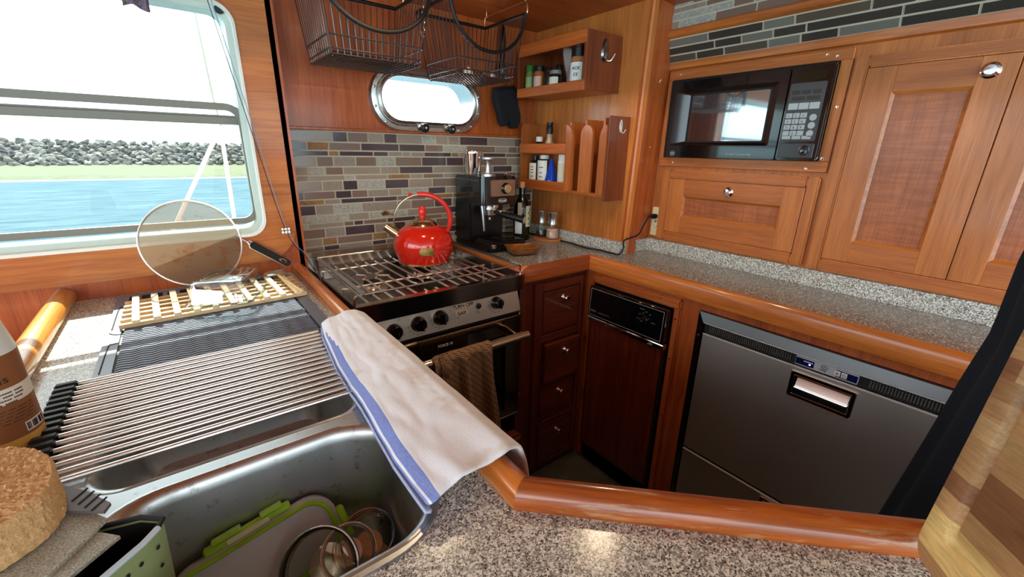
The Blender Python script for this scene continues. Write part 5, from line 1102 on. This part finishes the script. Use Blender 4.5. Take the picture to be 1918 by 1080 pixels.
# ------------------------------------------------------------------ ridged drying mat
SLATE_SHEEN = mat('slate_sky_sheen', S(112, 120, 134), 0.3); t = thing('drying_mat', 'dark silicone drying mat with wavy ridges on the counter under the window', 'mat', (0.02, 1.15, 0.91))  # window sky sheen painted in as a paler slate than the mat's own
part('sheet', B().prism(rrect(-0.168, 0.222, 0.903, 1.420, 0.02, 6), Z(0.9102), Z(0.9128), 0, True), mat('mat_groove_shade', S(16, 17, 20), 0.6), t)  # dark gaps between the ridges painted as a near-black sheet
b = B(); b.plate(rrect(-0.168, 0.222, 0.903, 1.420, 0.02, 6), [rrect(-0.144, 0.196, 0.915, 1.405, 0.008, 4)], Z(0.9128), Z(0.9160)); part('border', b, SLATE_SHEEN, t)
b = B(); n = 0
y = 0.922
while y < 1.275:
    pts = [(-0.140 + k * 0.0056, y + 0.0019 * math.asin(math.sin(k * PI / 2.5)) + (0.0)) for k in range(60)]
    R = []
    for x, yy in pts: R.append([(x, yy - 0.0023, 0.9126), (x, yy - 0.0017, 0.9156), (x, yy + 0.0017, 0.9156), (x, yy + 0.0023, 0.9126)])
    b.rings(R, 0, False, True, True, True); y += 0.0108
part('wavy_ridges', b, SLATE_SHEEN, t)
b = B()
for k in range(13): b.box(-0.130 + k * 0.026, -0.120 + k * 0.026, 1.290, 1.400, 0.9126, 0.9155, 0, 0.001)
part('straight_ridges', b, SLATE_SHEEN, t)
b = B()
for lp in ([(-0.162, 1.13), (-0.156, 1.12), (-0.150, 1.115), (-0.140, 1.112)], [(-0.160, 0.925), (-0.158, 1.05), (-0.152, 1.062), (-0.143, 1.064)], [(-0.160, 1.15), (-0.158, 1.30), (-0.15, 1.31)]):
    b.tube(smooth([(x, y, 0.9162) for x, y in lp], 4), 0.0012, 5)
part('edge_channels', b, BLKM, t)

# ------------------------------------------------------------------ lattice trivet
t = thing('wooden_trivet', 'pale slatted wooden trivet lying on the drying mat', 'trivet', (0.04, 1.23, 0.917))
W_TRV = wood('pale_trivet', S(236, 208, 160), S(206, 166, 118), 'x', 0.6, 0.0); W_TRV2 = wood('pale_trivet_cross', S(246, 228, 190), S(226, 196, 148), 'y', 0.6, 0.0)
def tv(x, y): return (x, y + 0.10 * (x + 0.145) * 0.55)
for k in range(6):
    y = 1.146 + k * 0.0335
    part('slat', B().hexa([(-0.147, y - 0.006, 0.9175), (0.222, y - 0.006 + 0.018, 0.9175), (0.222, y + 0.006 + 0.018, 0.9175), (-0.147, y + 0.006, 0.9175), (-0.147, y - 0.006, 0.9265), (0.222, y - 0.006 + 0.018, 0.9265), (0.222, y + 0.006 + 0.018, 0.9265), (-0.147, y + 0.006, 0.9265)], 0, 0.001), W_TRV, t)
for k in range(10):
    x = -0.118 + k * 0.0355; y = 1.136 + (x + 0.147) * 0.05
    part('cross_bar', B().hexa([(x - 0.0065, y - 0.004, 0.9265), (x + 0.0065, y - 0.004, 0.9265), (x - 0.002, y + 0.192, 0.9265), (x - 0.015, y + 0.192, 0.9265), (x - 0.0065, y - 0.004, 0.9345), (x + 0.0065, y - 0.004, 0.9345), (x - 0.002, y + 0.192, 0.9345), (x - 0.015, y + 0.192, 0.9345)], 0, 0.001), W_TRV2, t)
b = B().obox((0.196, 1.235, 0.9375), (0.007, 0.20, 0.006), Matrix.Rotation(0.12, 3, 'Z'), 0, 0.002)
solo('chopstick', b, W_TRV2, 'thin pale wooden stick lying across the trivet near the stove end', 'stick', (0.196, 1.235, 0.9345))

# glass dish upside down
t = thing('glass_dish', 'clear square glass dish turned upside down on the trivet', 'dish', (0.060, 1.215, 0.935), rot=None)
R = []
def gl(s_, z, dz=0): return [(0.058 + x * 0.92 + y * 0.38, 1.212 - x * 0.38 + y * 0.92, z) for x, y in rrect(-0.066 * s_, 0.066 * s_, -0.082 * s_, 0.082 * s_, 0.022 * s_, 6)]
for s_, z in ((1.02, 0.9352), (1.04, 0.938), (1.0, 0.941), (0.93, 0.970), (0.86, 0.984), (0.78, 0.9875)): R.append(gl(s_, z))
part('dish', B().rings(R, 0, True, True, False, True), pane('dish_glass', (0.88, 0.95, 0.95, 1), 0.4), t)
part('rim', B().tube([(x, y, z + 0.001) for x, y, z in gl(1.04, 0.937)], 0.0026, 6, 0, True), pane('dish_rim_glass', (0.74, 0.84, 0.86, 1), 0.6), t)
part('foot_ring', B().tube(gl(0.62, 0.9885), 0.0014, 6, 0, True), pane('dish_foot_glass', (0.80, 0.88, 0.90, 1), 0.3), t)
b = B().lathe([(0, 0), (0.031, 0), (0.033, 0.003), (0.028, 0.006), (0.012, 0.008), (0, 0.008)], (0.185, 1.352, 0.9350), 36)
solo('small_lid', b, brushed('lid_steel', (0.6, 0.62, 0.56, 1), 0.25, 'x'), 'small round silvery lid resting on the corner of the trivet', 'lid', (0.185, 1.352, 0.935))

# ------------------------------------------------------------------ splatter screen
SC, u_, v_ = Vector((0.009, 1.405, 1.036)), Vector((0.98, 0.20, 0.0)).normalized(), Vector((-0.057, 0.277, 0.959)).normalized()
v_ = (v_ - u_ * u_.dot(v_)).normalized(); n_ = u_.cross(v_)
t = thing('splatter_screen', 'round mesh splatter screen with black handle leaning against the window wall', 'screen', tuple(SC)); r_ = 0.113
part('hoop', B().tube([SC + u_ * r_ * math.cos(a) + v_ * r_ * math.sin(a) for a in [k * PI / 36 for k in range(72)]], 0.0026, 8, 0, True), ROD, t)
mm = bpy.data.materials.new('fine_mesh'); mm.use_nodes = True; n, l = mm.node_tree.nodes, mm.node_tree.links; n.clear()
o_ = n.new('ShaderNodeOutputMaterial'); tr = n.new('ShaderNodeBsdfTransparent'); df = n.new('ShaderNodeBsdfDiffuse'); mx_ = n.new('ShaderNodeMixShader')
v = coords(n, l, (1, 1, 1)); f = noise_n(n, l, v, 14, 4, 0.7); rr = ramp(n, [(0.52, S(142, 128, 108)), (0.66, S(128, 84, 52))]); l.new(f, rr.inputs[0]); l.new(rr.outputs[0], df.inputs[0])
tl = n.new('ShaderNodeBsdfTranslucent'); l.new(rr.outputs[0], tl.inputs[0]); m2_ = n.new('ShaderNodeMixShader'); m2_.inputs[0].default_value = 0.35; l.new(df.outputs[0], m2_.inputs[1]); l.new(tl.outputs[0], m2_.inputs[2])
mx_.inputs[0].default_value = 0.66; l.new(tr.outputs[0], mx_.inputs[1]); l.new(m2_.outputs[0], mx_.inputs[2]); l.new(mx_.outputs[0], o_.inputs[0])
b = B(); b.face([b.bm.verts.new(SC + u_ * r_ * math.cos(a) + v_ * r_ * math.sin(a)) for a in [k * PI / 36 for k in range(72)]]); part('mesh', b, mm, t)
h0 = SC + u_ * r_ - v_ * 0.004; h1 = Vector((0.233, 1.405, 0.944)); hd_ = (h1 - h0).normalized()
a0 = h0 + hd_ * 0.026; part('handle_fork', B().tube([h0, h0 + hd_ * 0.018, a0 + v_ * 0.008, a0 + hd_ * 0.03 + v_ * 0.008], 0.0022, 8).tube([h0 + hd_ * 0.018, a0 - v_ * 0.008, a0 + hd_ * 0.03 - v_ * 0.008], 0.0022, 8), ROD, t)
sd = hd_.cross(n_).normalized(); P = rrect(0.0, (h1 - a0).length, -0.0105, 0.0105, 0.009, 5)
hg = part('handle_grip', B().prism(P, lambda p: a0 + hd_ * p[0] + sd * p[1] + n_ * 0.003, lambda p: a0 + hd_ * p[0] + sd * p[1] - n_ * 0.003, 0, True), BLK, t)
part('hanging_eyelet', B().tube([a0 + hd_ * ((h1 - a0).length - 0.022 + 0.010 * math.cos(a)) + sd * 0.004 * math.sin(a) + n_ * 0.003 for a in [k * PI / 8 for k in range(16)]], 0.001, 5, 0, True), COPPER, hg)
part('grip_edge', B().tube([a0 + hd_ * p[0] * 1.0 + sd * p[1] * 1.04 for p in P], 0.0012, 5, 0, True), ROD, hg)

# ------------------------------------------------------------------ soap bottle
bx_, by_ = -0.232, 0.758; Rb = 0.037
t = thing('soap_bottle', 'tall soap bottle with white cap and brown label beside the drying rack', 'bottle', (bx_, by_, 0.9105)); c = (bx_, by_, 0.9105)
part('body', B().lathe([(0, 0), (0.033, 0), (Rb, 0.004), (Rb, 0.030), (Rb - 0.001, 0.135), (Rb - 0.006, 0.150), (0.020, 0.158), (0, 0.158)], c, 40), mat('amber_soap', S(214, 168, 84), 0.15, coat=0.6, spec=0.6), t)
part('cap', B().lathe([(0, 0.130), (0.0374, 0.130), (0.0374, 0.135), (0.0300, 0.180), (0.0225, 0.204), (0.020, 0.206), (0, 0.207)], c, 36), mat('pale_cap', S(218, 224, 218), 0.4), t)
LB = mat('brown_label', S(136, 84, 46), 0.5)
lb = part('label', wrap(c, Rb + 0.0004, -175, 25, 0.024, 0.133, 40), LB, t, 'brown label with white text band')
def onb(a, z, r=Rb + 0.0009): a = math.radians(a); return Vector((bx_ + r * math.cos(a), by_ + r * math.sin(a), 0.9105 + z)), (-math.sin(a), math.cos(a), 0)
part('text_band', wrap(c, Rb + 0.0007, -175, 12, 0.072, 0.092, 36), mat('label_white', S(222, 216, 204), 0.55), lb)
part('barcode_panel', wrap(c, Rb + 0.0007, -42, 0, 0.028, 0.041, 10), WPRINT, lb)
b = B()
for k in range(16):
    if k in (3, 9, 13): continue
    a = -39 + k * 2.3; q, xd_ = onb(a, 0.0345, Rb + 0.0010); b.obox(q, (0.0004, 0.0006 + 0.0005 * (k % 3 == 0), 0.0095), Matrix.Rotation(math.radians(a), 3, 'Z'))
part('barcode', b, PRINT, lb)
b = B()
def curved(txt, a0, z, size, step, mi=0):
    a = a0
    for ch in txt:
        if ch != ' ':
            q, xd_ = onb(a, z, Rb + 0.0010)
            if mi == 0: b.text(ch, size, q, xd_, (0, 0, 1), mi, 0.0001)
            else: b.obox(q, (0.0004, 0.0019, size * 0.42), Matrix.Rotation(math.radians(a), 3, 'Z'), 1)
        a += step
curved('m', -68, 0.099, 0.014, 13, 0); curved('s', -50, 0.099, 0.014, 8, 0)
for j, s_ in enumerate(('WITH ESSENTIAL OILS', 'CAREFULLY MADE WITH', 'PLANT DERIVED SOAP', 'GENTLE ON HANDS')): curved(s_, -92, 0.0862 - j * 0.0044, 0.0036, 3.6, 1)
for j in range(5): curved('dish soap for every sink day'[j:j + 22], -88, 0.064 - j * 0.0042, 0.0028, 3.3, 1)
part('lettering', b, [mat('label_black', S(40, 26, 20), 0.5), mat('label_dark_brown', S(90, 60, 44), 0.5)], lb)

# ------------------------------------------------------------------ white towel over the rail
def lerpc(u, pts):
    for (a, va), (b_, vb) in zip(pts, pts[1:]):
        if u <= b_: return va + (vb - va) * (u - a) / (b_ - a)
    return pts[-1][1]
def towel(u, v):
    y = 0.898 - 0.565 * u
    xl = lerpc(u, [(0, 0.192), (0.1, 0.180), (0.35, 0.166), (0.6, 0.160), (0.85, 0.150), (1, 0.150)]); zl = lerpc(u, [(0, 0.932), (0.5, 0.926), (0.55, 0.930), (1.0, 0.931)])
    y -= 0.022 * (1 - v) * 0.3
    P = [(0, xl, zl), (0.12, xl + 0.014, zl + 0.010), (0.45, 0.5 * (xl + 0.248) + 0.01, 0.944), (0.62, 0.242, 0.9475), (0.75, 0.260, 0.9475), (0.86, 0.279, 0.936), (0.93, 0.288, 0.915), (1.0, 0.289 + 0.004 * u, 0.885 - 0.010 * u)]
    x = lerpc(v, [(p[0], p[1]) for p in P]); z = lerpc(v, [(p[0], p[2]) for p in P])
    wv = 0.0035 * noise.noise(Vector((u * 5, v * 4, 1.3))) + 0.0020 * noise.noise(Vector((u * 14, v * 9, 4)))
    rip = 0.003 * math.sin(v * 16 + 2) * max(0, u - 0.85) / 0.15
    return (x, y + 0.006 * noise.noise(Vector((v * 5, u * 2, 8))), z + max(-0.001, wv) + rip)
TW = mat('white_terry', S(226, 226, 226), 0.95, sheen=0.3); n, l, p = nodes(TW); v = coords(n, l, (1, 1, 1)); f = noise_n(n, l, v, 700, 3, 0.7); g = noise_n(n, l, v, 13, 3, 0.6)
rr = ramp(n, [(0.56, S(242, 247, 255)), (0.76, S(214, 196, 172))]); l.new(g, rr.inputs[0]); l.new(rr.outputs[0], p.inputs['Base Color']); bump(n, l, p, f, 0.7, 0.0012)
TBL = noisy('blue_stripe', S(110, 132, 208), S(150, 168, 226), 700, 0.95, 0.6, bd=0.001)
t = thing('dish_towel', 'white terry towel with a blue stripe draped over the rail by the sink', 'towel', (0.23, 0.6, 0.94))
b = B(); b.grid(90, 50, towel, 0, lambda u, v: 1 if 0.03 < v < 0.03 + 0.085 * min(1, max(0, u - 0.06) * 5) or v < 0.012 else 0); o = part('cloth', b, [TW, TBL], t); subsurf(solidify(o, 0.006, 1), 1)
b = B(); b.grid(60, 6, lambda u, v: (towel(u, 0.02 + v * 0.06)[0] - 0.006, towel(u, 0.0)[1], towel(u, 0)[2] - 0.0045 - 0.003 * v)); o = part('underfold', b, [mat('lilac_stripe', S(176, 188, 224), 0.95)], t); solidify(o, 0.004)

# ------------------------------------------------------------------ patterned towel on the oven handle
WV = mat('basket_weave_towel', (1, 1, 1, 1), 0.9); n, l, p = nodes(WV)
uv = n.new('ShaderNodeTexCoord').outputs['UV']
def mth(op, a, b_=None):
    m_ = n.new('ShaderNodeMath'); m_.operation = op
    for i, q in enumerate((a, b_)):
        if q is None: continue
        if hasattr(q, 'links'): l.new(q, m_.inputs[i])
        else: m_.inputs[i].default_value = q
    return m_.outputs[0]
sp = n.new('ShaderNodeSeparateXYZ'); l.new(uv, sp.inputs[0]); ux_, vy_ = sp.outputs[0], sp.outputs[1]
chk = mth('MODULO', mth('ADD', mth('FLOOR', ux_), mth('FLOOR', vy_)), 2.0)
su = mth('LESS_THAN', mth('FRACT', mth('MULTIPLY', ux_, 3.0)), 0.5); sv = mth('LESS_THAN', mth('FRACT', mth('MULTIPLY', vy_, 3.0)), 0.5)
pk = mth('ADD', mth('MULTIPLY', su, chk), mth('MULTIPLY', sv, mth('SUBTRACT', 1.0, chk)))
l.new(mixc(n, l, pk, S(196, 158, 120), S(40, 28, 24)), p.inputs['Base Color'])
def otowel(u, v):
    # v: 0 hidden back hem, 0.3 over the bar, 1 front hem ; u across
    x0 = lerpc(v, [(0, 0.50), (0.3, 0.495), (0.45, 0.50), (1, 0.545)]); x1 = lerpc(v, [(0, 0.66), (0.3, 0.672), (1, 0.712)])
    x = x0 + (x1 - x0) * u
    amp = lerpc(v, [(0, 0.002), (0.3, 0.003), (0.5, 0.010), (1, 0.014)]); fold = amp * (math.sin(u * 15 + v * 2.5) + 0.5 * math.sin(u * 27 + 1 + v * 4))
    if v < 0.27: y, z = 0.990 , 0.56 + (0.716 - 0.56) * v / 0.27; fold *= 0.3
    elif v < 0.36: a = (v - 0.27) / 0.09 * PI; y, z = 0.972 + 0.0185 * math.cos(a), 0.716 + 0.0185 * math.sin(a); fold *= 0.3
    else: y, z = 0.9535, 0.716 - (v - 0.36) / 0.64 * (0.345 - 0.05 * (1 - u))
    return (x + (0.004 * math.sin(v * 9)), y - max(-0.004, fold), z + (0.012 * math.sin(u * 6) if v > 0.9 else 0) * (v - 0.9) * 10)
b = B(); b.grid(60, 90, otowel, uv=(16, 42)); o = solo('oven_towel', b, WV, 'brown basket weave patterned towel hanging from the oven door handle', 'towel', (0.59, 0.972, 0.735)); solidify(o, 0.0025)
b = B(); b.grid(16, 30, lambda u, v: (0.478 + 0.06 * u - 0.0 * v, 0.9665 - 0.020 * math.sin(PI * min(1, v * 3)) + 0.006 * math.sin(u * 8), 0.738 - 0.24 * v), uv=(6, 20)); o2 = solidify(part('side_fold', b, WV, o), 0.0025)

# ------------------------------------------------------------------ things at the sink corner: caddy, scourers, sponge, scraper
t = thing('sink_caddy', 'sage green perforated caddy with a dark inside hung in the sink corner', 'caddy', (-0.13, 0.43, 0.85))
CA = [(-0.067, 0.462), (-0.071, 0.452), (-0.082, 0.438), (-0.112, 0.412), (-0.129, 0.398), (-0.133, 0.42), (-0.133, 0.47), (-0.122, 0.488), (-0.085, 0.478)]
cz = lambda z, k: [(-0.12 + (x + 0.12) * k, 0.455 + (y - 0.455) * k, z) for x, y in CA]
part('basin', B().rings([cz(0.938, 1.0), cz(0.936, 0.985), cz(0.80, 0.86), cz(0.795, 0.80)], 0, False, True, False, True), SAGE, t)
part('dark_liner', B().rings([cz(0.934, 0.965), cz(0.81, 0.83), cz(0.808, 0.5)], 0, False, True, False, True), BLKM, t)
part('rim', B().tube([(x, y, z) for x, y, z in cz(0.9395, 0.992)][1:6], 0.0028, 8), mat('pale_blue_rim', S(196, 214, 226), 0.4), t); part('rim', B().tube(cz(0.9395, 0.985)[5:] + cz(0.9395, 0.985)[:2], 0.0026, 6), BLKM, t)
b = B()
for (xa_, ya_), (xb2, yb2) in zip(CA[1:5], CA[2:6]):
    dd = Vector((xb2 - xa_, yb2 - ya_, 0)); ln = dd.length; dd.normalize(); nn = Vector((dd.y * -1, dd.x, 0)); 
    if nn.dot(Vector((xa_ + 0.12, ya_ - 0.455, 0))) < 0: nn = -nn
    for j in range(5):
        for i in range(max(1, int(ln / 0.012))):
            z = 0.922 - j * 0.022; k = 1.0 - (0.938 - z) * 1.0; q = Vector((xa_, ya_, 0)) + dd * (0.006 + 0.012 * i)
            q = Vector((-0.12 + (q.x + 0.12) * k, 0.455 + (q.y - 0.455) * k, z)) + nn * 0.0012
            b.lathe([(0, 0), (0.0022, 0), (0.0018, 0.0004), (0, 0.0004)], q, 8, 0, rotto(nn))
part('drain_holes', b, BLKM, t)
SCM = noisy('silvery_weave', S(120, 110, 90), S(236, 232, 214), 620, 0.35, 1.0, 0.5, 0.3, 0.7, 0.003)
def pad(name, lab, P, z0, z1, seed, tilt=0.0):
    P2 = []
    for i, (x, y) in enumerate(P):
        xn, yn = P[(i + 1) % len(P)]
        for k in range(8): q = k / 8; P2.append((x + (xn - x) * q + 0.0015 * noise.noise(Vector((i * 3 + k, seed, 0))), y + (yn - y) * q + 0.0015 * noise.noise(Vector((i * 5 + k, seed, 5)))))
    f0 = lambda p: (p[0], p[1], z0 + tilt * (p[0] + 0.13)); f1 = lambda p: (p[0], p[1], z1 + tilt * (p[0] + 0.13))
    return solo(name, B().prism(P2, f0, f1, 0, True), SCM, lab, 'scourer', (P[0][0], P[0][1], z0), 'woven scouring cloths by the sink')
pad('scouring_cloth', 'silvery woven scouring cloth under the other cloth on the caddy edge', [(-0.098, 0.455), (-0.150, 0.408), (-0.225, 0.42), (-0.22, 0.50), (-0.140, 0.500)], 0.9415, 0.9450, 2)
pad('scouring_cloth', 'silvery woven scouring cloth right beneath the tan sponge', [(-0.108, 0.482), (-0.140, 0.436), (-0.215, 0.440), (-0.21, 0.52), (-0.143, 0.535)], 0.9455, 0.9490, 3)
t = thing('pan_scraper', 'small dark grey ribbed pan scraper behind the tan sponge', 'scraper', (-0.14, 0.53, 0.95))
b = B().prism([(-0.205, 0.56), (-0.160, 0.573), (-0.128, 0.535), (-0.106, 0.499), (-0.110, 0.489), (-0.150, 0.52)], Z(0.9495), Z(0.9530), 0); part('blade', b, mat('scraper_grey', S(104, 98, 100), 0.35), t)
b = B()
for k in range(4):
    q = Vector((-0.131 + k * 0.0055, 0.530 - k * 0.009, 0.9533)); b.obox(q, (0.017, 0.0016, 0.001), Matrix.Rotation(0.95, 3, 'Z'))
part('ribs', b, BLKM, t)
# tan sponge with two hollows
SPG = noisy('tan_sponge', S(212, 160, 102), S(240, 202, 148), 420, 0.95, 0.8, lo=0.3, hi=0.7, bd=0.003)
t = thing('sponge', 'thick tan porous sponge with two finger hollows at the sink corner', 'sponge', (-0.20, 0.52, 0.95))
SPO = [(-0.262, 0.500), (-0.255, 0.598), (-0.222, 0.612), (-0.180, 0.596), (-0.156, 0.572), (-0.143, 0.540), (-0.139, 0.505), (-0.148, 0.478), (-0.175, 0.455), (-0.21, 0.445), (-0.245, 0.46)]
SPs = [(p[0], p[1]) for p in smooth([(x, y, 0) for x, y in SPO + [SPO[0]]], 20)][:-1]
cs = Vector((-0.20, 0.525, 0)); R = []
prof_ = [(0.97, 0.9505)] + [(1.0, 0.953 + k * 0.0028) for k in range(13)] + [(0.985, 0.9905)] + [(0.97 - k * 0.03, 0.992) for k in range(32)]
for k, z in prof_:
    ring = []
    for x, y in SPs:
        p = Vector((cs.x + (x - cs.x) * k, cs.y + (y - cs.y) * k, z))
        if z > 0.985:
            for hx, hy, rr_, dp_ in ((-0.214, 0.574, 0.015, 0.018), (-0.206, 0.528, 0.012, 0.018)):
                d_ = math.hypot((p.x - hx) / 1.6, p.y - hy) / rr_; p.z -= dp_ * max(0, 1 - d_ ** 3)
        e = 0.0010 * noise.noise(p * 520) + 0.0008 * noise.noise(p * 240) + 0.0008 * noise.noise(p * 40)
        dr_ = Vector((p.x - cs.x, p.y - cs.y, 0)).normalized() if z < 0.989 else Vector((0, 0, 1))
        ring.append(p + dr_ * e * 1.6)
    R.append(ring)
part('block', B().rings(R, 0, True, True, True, True), SPG, t)

# ------------------------------------------------------------------ lid and glass bowls inside the front sink bowl
t = thing('container_lid', 'clear food container lid with lime green seal standing in the front sink bowl', 'lid', (0.0, 0.5, 0.75))
lo = Vector((0.020, 0.497, 0.766)); lu = Vector((0.985, 0.05, 0.16)).normalized(); lv = Vector((-0.16, 0.40, 0.90)); lv = (lv - lu * lu.dot(lv)).normalized(); ln_ = lu.cross(lv)
LP = lambda p, o=0: lo + lu * p[0] + lv * p[1] + ln_ * o
o1 = rrect(-0.108, 0.084, -0.028, 0.070, 0.035, 8); i1 = rrect(-0.103, 0.079, -0.023, 0.065, 0.031, 8); i2 = rrect(-0.098, 0.074, -0.018, 0.060, 0.027, 8)
part('panel', B().prism(i2, lambda p: LP(p, -0.001), lambda p: LP(p, 0.001), 0, True), mat('frosted_panel', S(196, 206, 212), 0.25, coat=0.3), t)
part('outer_rim', B().rings([[LP(p, 0.004) for p in o1], [LP(p, 0.005) for p in i1], [LP(p, -0.004) for p in i1], [LP(p, -0.004) for p in o1], [LP(p, 0.004) for p in o1]]), mat('frosted_rim', S(176, 182, 176), 0.35), t)
part('seal', B().tube([LP((p[0], p[1]), 0.004) for p in rrect(-0.1005, 0.0765, -0.0205, 0.0625, 0.029, 8)], 0.0032, 8, 0, True), LIME, t)
b = B().hexa([LP(p, o) for o in (-0.004, 0.008) for p in ((-0.060, 0.069), (0.038, 0.069), (0.038, 0.079), (-0.060, 0.079))], 0, 0.002); b.hexa([LP(p, o) for o in (-0.006, 0.010) for p in ((-0.050, 0.078), (-0.018, 0.078), (-0.018, 0.083), (-0.050, 0.083))], 0, 0.001); b.hexa([LP(p, o) for o in (-0.006, 0.010) for p in ((0.004, 0.078), (0.030, 0.078), (0.030, 0.083), (0.004, 0.083))], 0, 0.001)
lt_ = part('latch', b, LIME, t); part('latch_window', B().hexa([LP(p, o) for o in (0.008, 0.0095) for p in ((-0.036, 0.070), (0.012, 0.070), (0.012, 0.077), (-0.036, 0.077))], 0, 0.0006), mat('latch_clear', S(196, 214, 160), 0.2), lt_)
part('latch', B().hexa([LP(p, o) for o in (-0.004, 0.008) for p in ((0.083, -0.01), (0.093, -0.01), (0.093, 0.035), (0.083, 0.035))], 0, 0.002), LIME, t)
GL2 = pane('bowl_glass', (0.84, 0.86, 0.80, 1), 0.45); GL3 = pane('bowl_rim_glass', (0.62, 0.64, 0.56, 1), 0.9)
def gbowl(lab, c, d, r, h, name='glass_bowl', ring=None):
    c = Vector(c); rt = rotto(d); t = thing(name, lab, 'bowl', tuple(c), 'glassware in the front sink bowl')
    part('wall', B().lathe([(r * 0.55, -h), (r * 0.8, -h * 0.8), (r * 0.96, -h * 0.35), (r, 0)], c, 40, 0, rt, cap=False), GL2, t)
    for k, (q, z) in enumerate(((1.0, 0.0), (0.97, -0.005), (1.03, 0.004), (0.95, -0.010))): part('rim', B().tube([c + rt @ Vector((r * q * math.cos(a), r * q * math.sin(a), z)) for a in [j * PI / 24 for j in range(48)]], 0.0013, 6, 0, True), GL3, t)
    part('base', B().lathe([(0, -h), (r * 0.55, -h), (r * 0.55, -h + 0.002), (0, -h + 0.002)], c, 30, 0, rt), GL2, t)
    if ring: part('seal', B().tube([c + rt @ Vector((r * 1.0 * math.cos(a), r * 1.0 * math.sin(a), 0.001)) for a in [j * PI / 24 for j in range(48)]], 0.0030, 8, 0, True), BLK, t)
gbowl('round glass bowl lid with a black seal beside the green sealed lid', (0.058, 0.452, 0.788), (-0.45, -0.55, 0.62), 0.047, 0.030, 'sealed_bowl', True)
gbowl('small glass bowl with ridged rim propped on the black sealed lid', (0.093, 0.448, 0.796), (-0.1, -0.62, 0.70), 0.032, 0.028)
gbowl('clear glass bowl nearest the sink wall behind the ridged bowl', (0.124, 0.470, 0.782), (-0.1, -0.35, 0.85), 0.034, 0.030)

# ------------------------------------------------------------------ black cloth hanging past the fridge
EZ = [(0.05, 1.17, 0.115), (0.5, 1.155, 0.076), (0.75, 1.12, 0.047), (0.90, 1.105, 0.031), (1.0, 1.115, 0.018), (1.12, 1.15, 0.020), (1.35, 1.16, 0.004)]
def drape(u, v):
    z = 0.05 + 1.30 * v; zx = lerpc(z, [(a, b_) for a, b_, c_ in EZ]); zy = lerpc(z, [(a, c_) for a, b_, c_ in EZ])
    x = zx - u * 0.42; y = zy - 0.10 * u ** 0.7 - 0.014 * math.sin(u * 17 + v * 1.2) * min(1, u * 5)
    return (x, y, z)
b = B(); b.grid(60, 40, drape); o = solo('hanging_cloth', b, NAVY, 'dark navy cloth hanging in front of the fridge end behind the cutting board', 'cloth', (0.9, 0.0, 0.05)); solidify(o, 0.010, -1)

# ------------------------------------------------------------------ cutting board
ba, bb_ = Vector((-0.87, -0.452, 0.196)).normalized(), Vector((0.244, -0.049, 0.969)).normalized(); bb_ = (bb_ - ba * ba.dot(bb_)).normalized(); bn_ = ba.cross(bb_)
BD = mat('edge_grain_board', (1, 1, 1, 1), 0.5, coat=0.1); n, l, p = nodes(BD)
tcd = n.new('ShaderNodeTexCoord').outputs['Object']; sp = n.new('ShaderNodeSeparateXYZ'); l.new(tcd, sp.inputs[0]); u1, v1 = sp.outputs[0], sp.outputs[1]
def mth(op, a, b_=None):
    m_ = n.new('ShaderNodeMath'); m_.operation = op
    for i, q in enumerate((a, b_)):
        if q is None: continue
        if hasattr(q, 'links'): l.new(q, m_.inputs[i])
        else: m_.inputs[i].default_value = q
    return m_.outputs[0]
row_ = mth('FLOOR', mth('DIVIDE', mth('ADD', v1, 0.004), 0.019))
def wn(vec_a, vec_b):
    cb = n.new('ShaderNodeCombineXYZ'); l.new(vec_a, cb.inputs[0]) if hasattr(vec_a, 'links') else None
    if hasattr(vec_b, 'links'): l.new(vec_b, cb.inputs[1])
    else: cb.inputs[1].default_value = vec_b
    w_ = n.new('ShaderNodeTexWhiteNoise'); w_.noise_dimensions = '3D'; l.new(cb.outputs[0], w_.inputs['Vector']); return w_.outputs['Value']
offr = wn(row_, 3.3); col_ = mth('FLOOR', mth('ADD', mth('DIVIDE', u1, 0.24), mth('MULTIPLY', offr, 5.0))); rv = wn(row_, col_)
rc = ramp(n, [(0, S(112, 66, 44)), (0.10, S(228, 196, 128)), (0.20, S(176, 136, 92)), (0.42, S(156, 118, 80)), (0.56, S(192, 150, 104)), (0.74, S(142, 98, 66)), (0.84, S(186, 152, 106))], 'CONSTANT'); l.new(rv, rc.inputs[0])
gn = noise_n(n, l, coords(n, l, (18, 260, 260)), 1.0, 5, 0.7, 0.5); rg = ramp(n, [(0.3, (0.62, 0.58, 0.54, 1)), (0.6, (1.06, 1.06, 1.06, 1))]); l.new(gn, rg.inputs[0])
cc = mixc(n, l, 0.85, rc.outputs[0], rg.outputs[0], 'MULTIPLY'); st = noise_n(n, l, coords(n, l, (9, 9, 9)), 1.0, 5, 0.7); rs = ramp(n, [(0.52, (1, 1, 1, 1)), (0.72, (0.55, 0.5, 0.46, 1))]); l.new(st, rs.inputs[0])
l.new(mixc(n, l, 0.6, cc, rs.outputs[0], 'MULTIPLY'), p.inputs['Base Color']); bump(n, l, p, gn, 0.15, 0.0006)
R = []; W_, H_ = 0.40, 0.30
for d_, z in ((0.004, -0.030), (0.0, -0.027), (0.0, -0.004), (0.0015, -0.001), (0.004, 0.0), (0.030, 0.0), (0.032, -0.0015), (0.0345, -0.0042), (0.038, -0.0052), (0.0415, -0.0042), (0.044, -0.0015), (0.046, 0.0)):
    R.append([(x, y, z) for x, y in rrect(d_, W_ - d_, d_, H_ - d_, max(0.004, 0.022 - d_ * 0.35), 6)])
o = solo('cutting_board', B().rings(R, 0, True, True, True, True), BD, 'thick striped wooden cutting board with a juice groove leaning beside the navy cloth', 'cutting board', (0.508, 0.008, 0.9265), local=True)
o.rotation_euler = Matrix((ba, bb_, bn_)).transposed().to_euler()
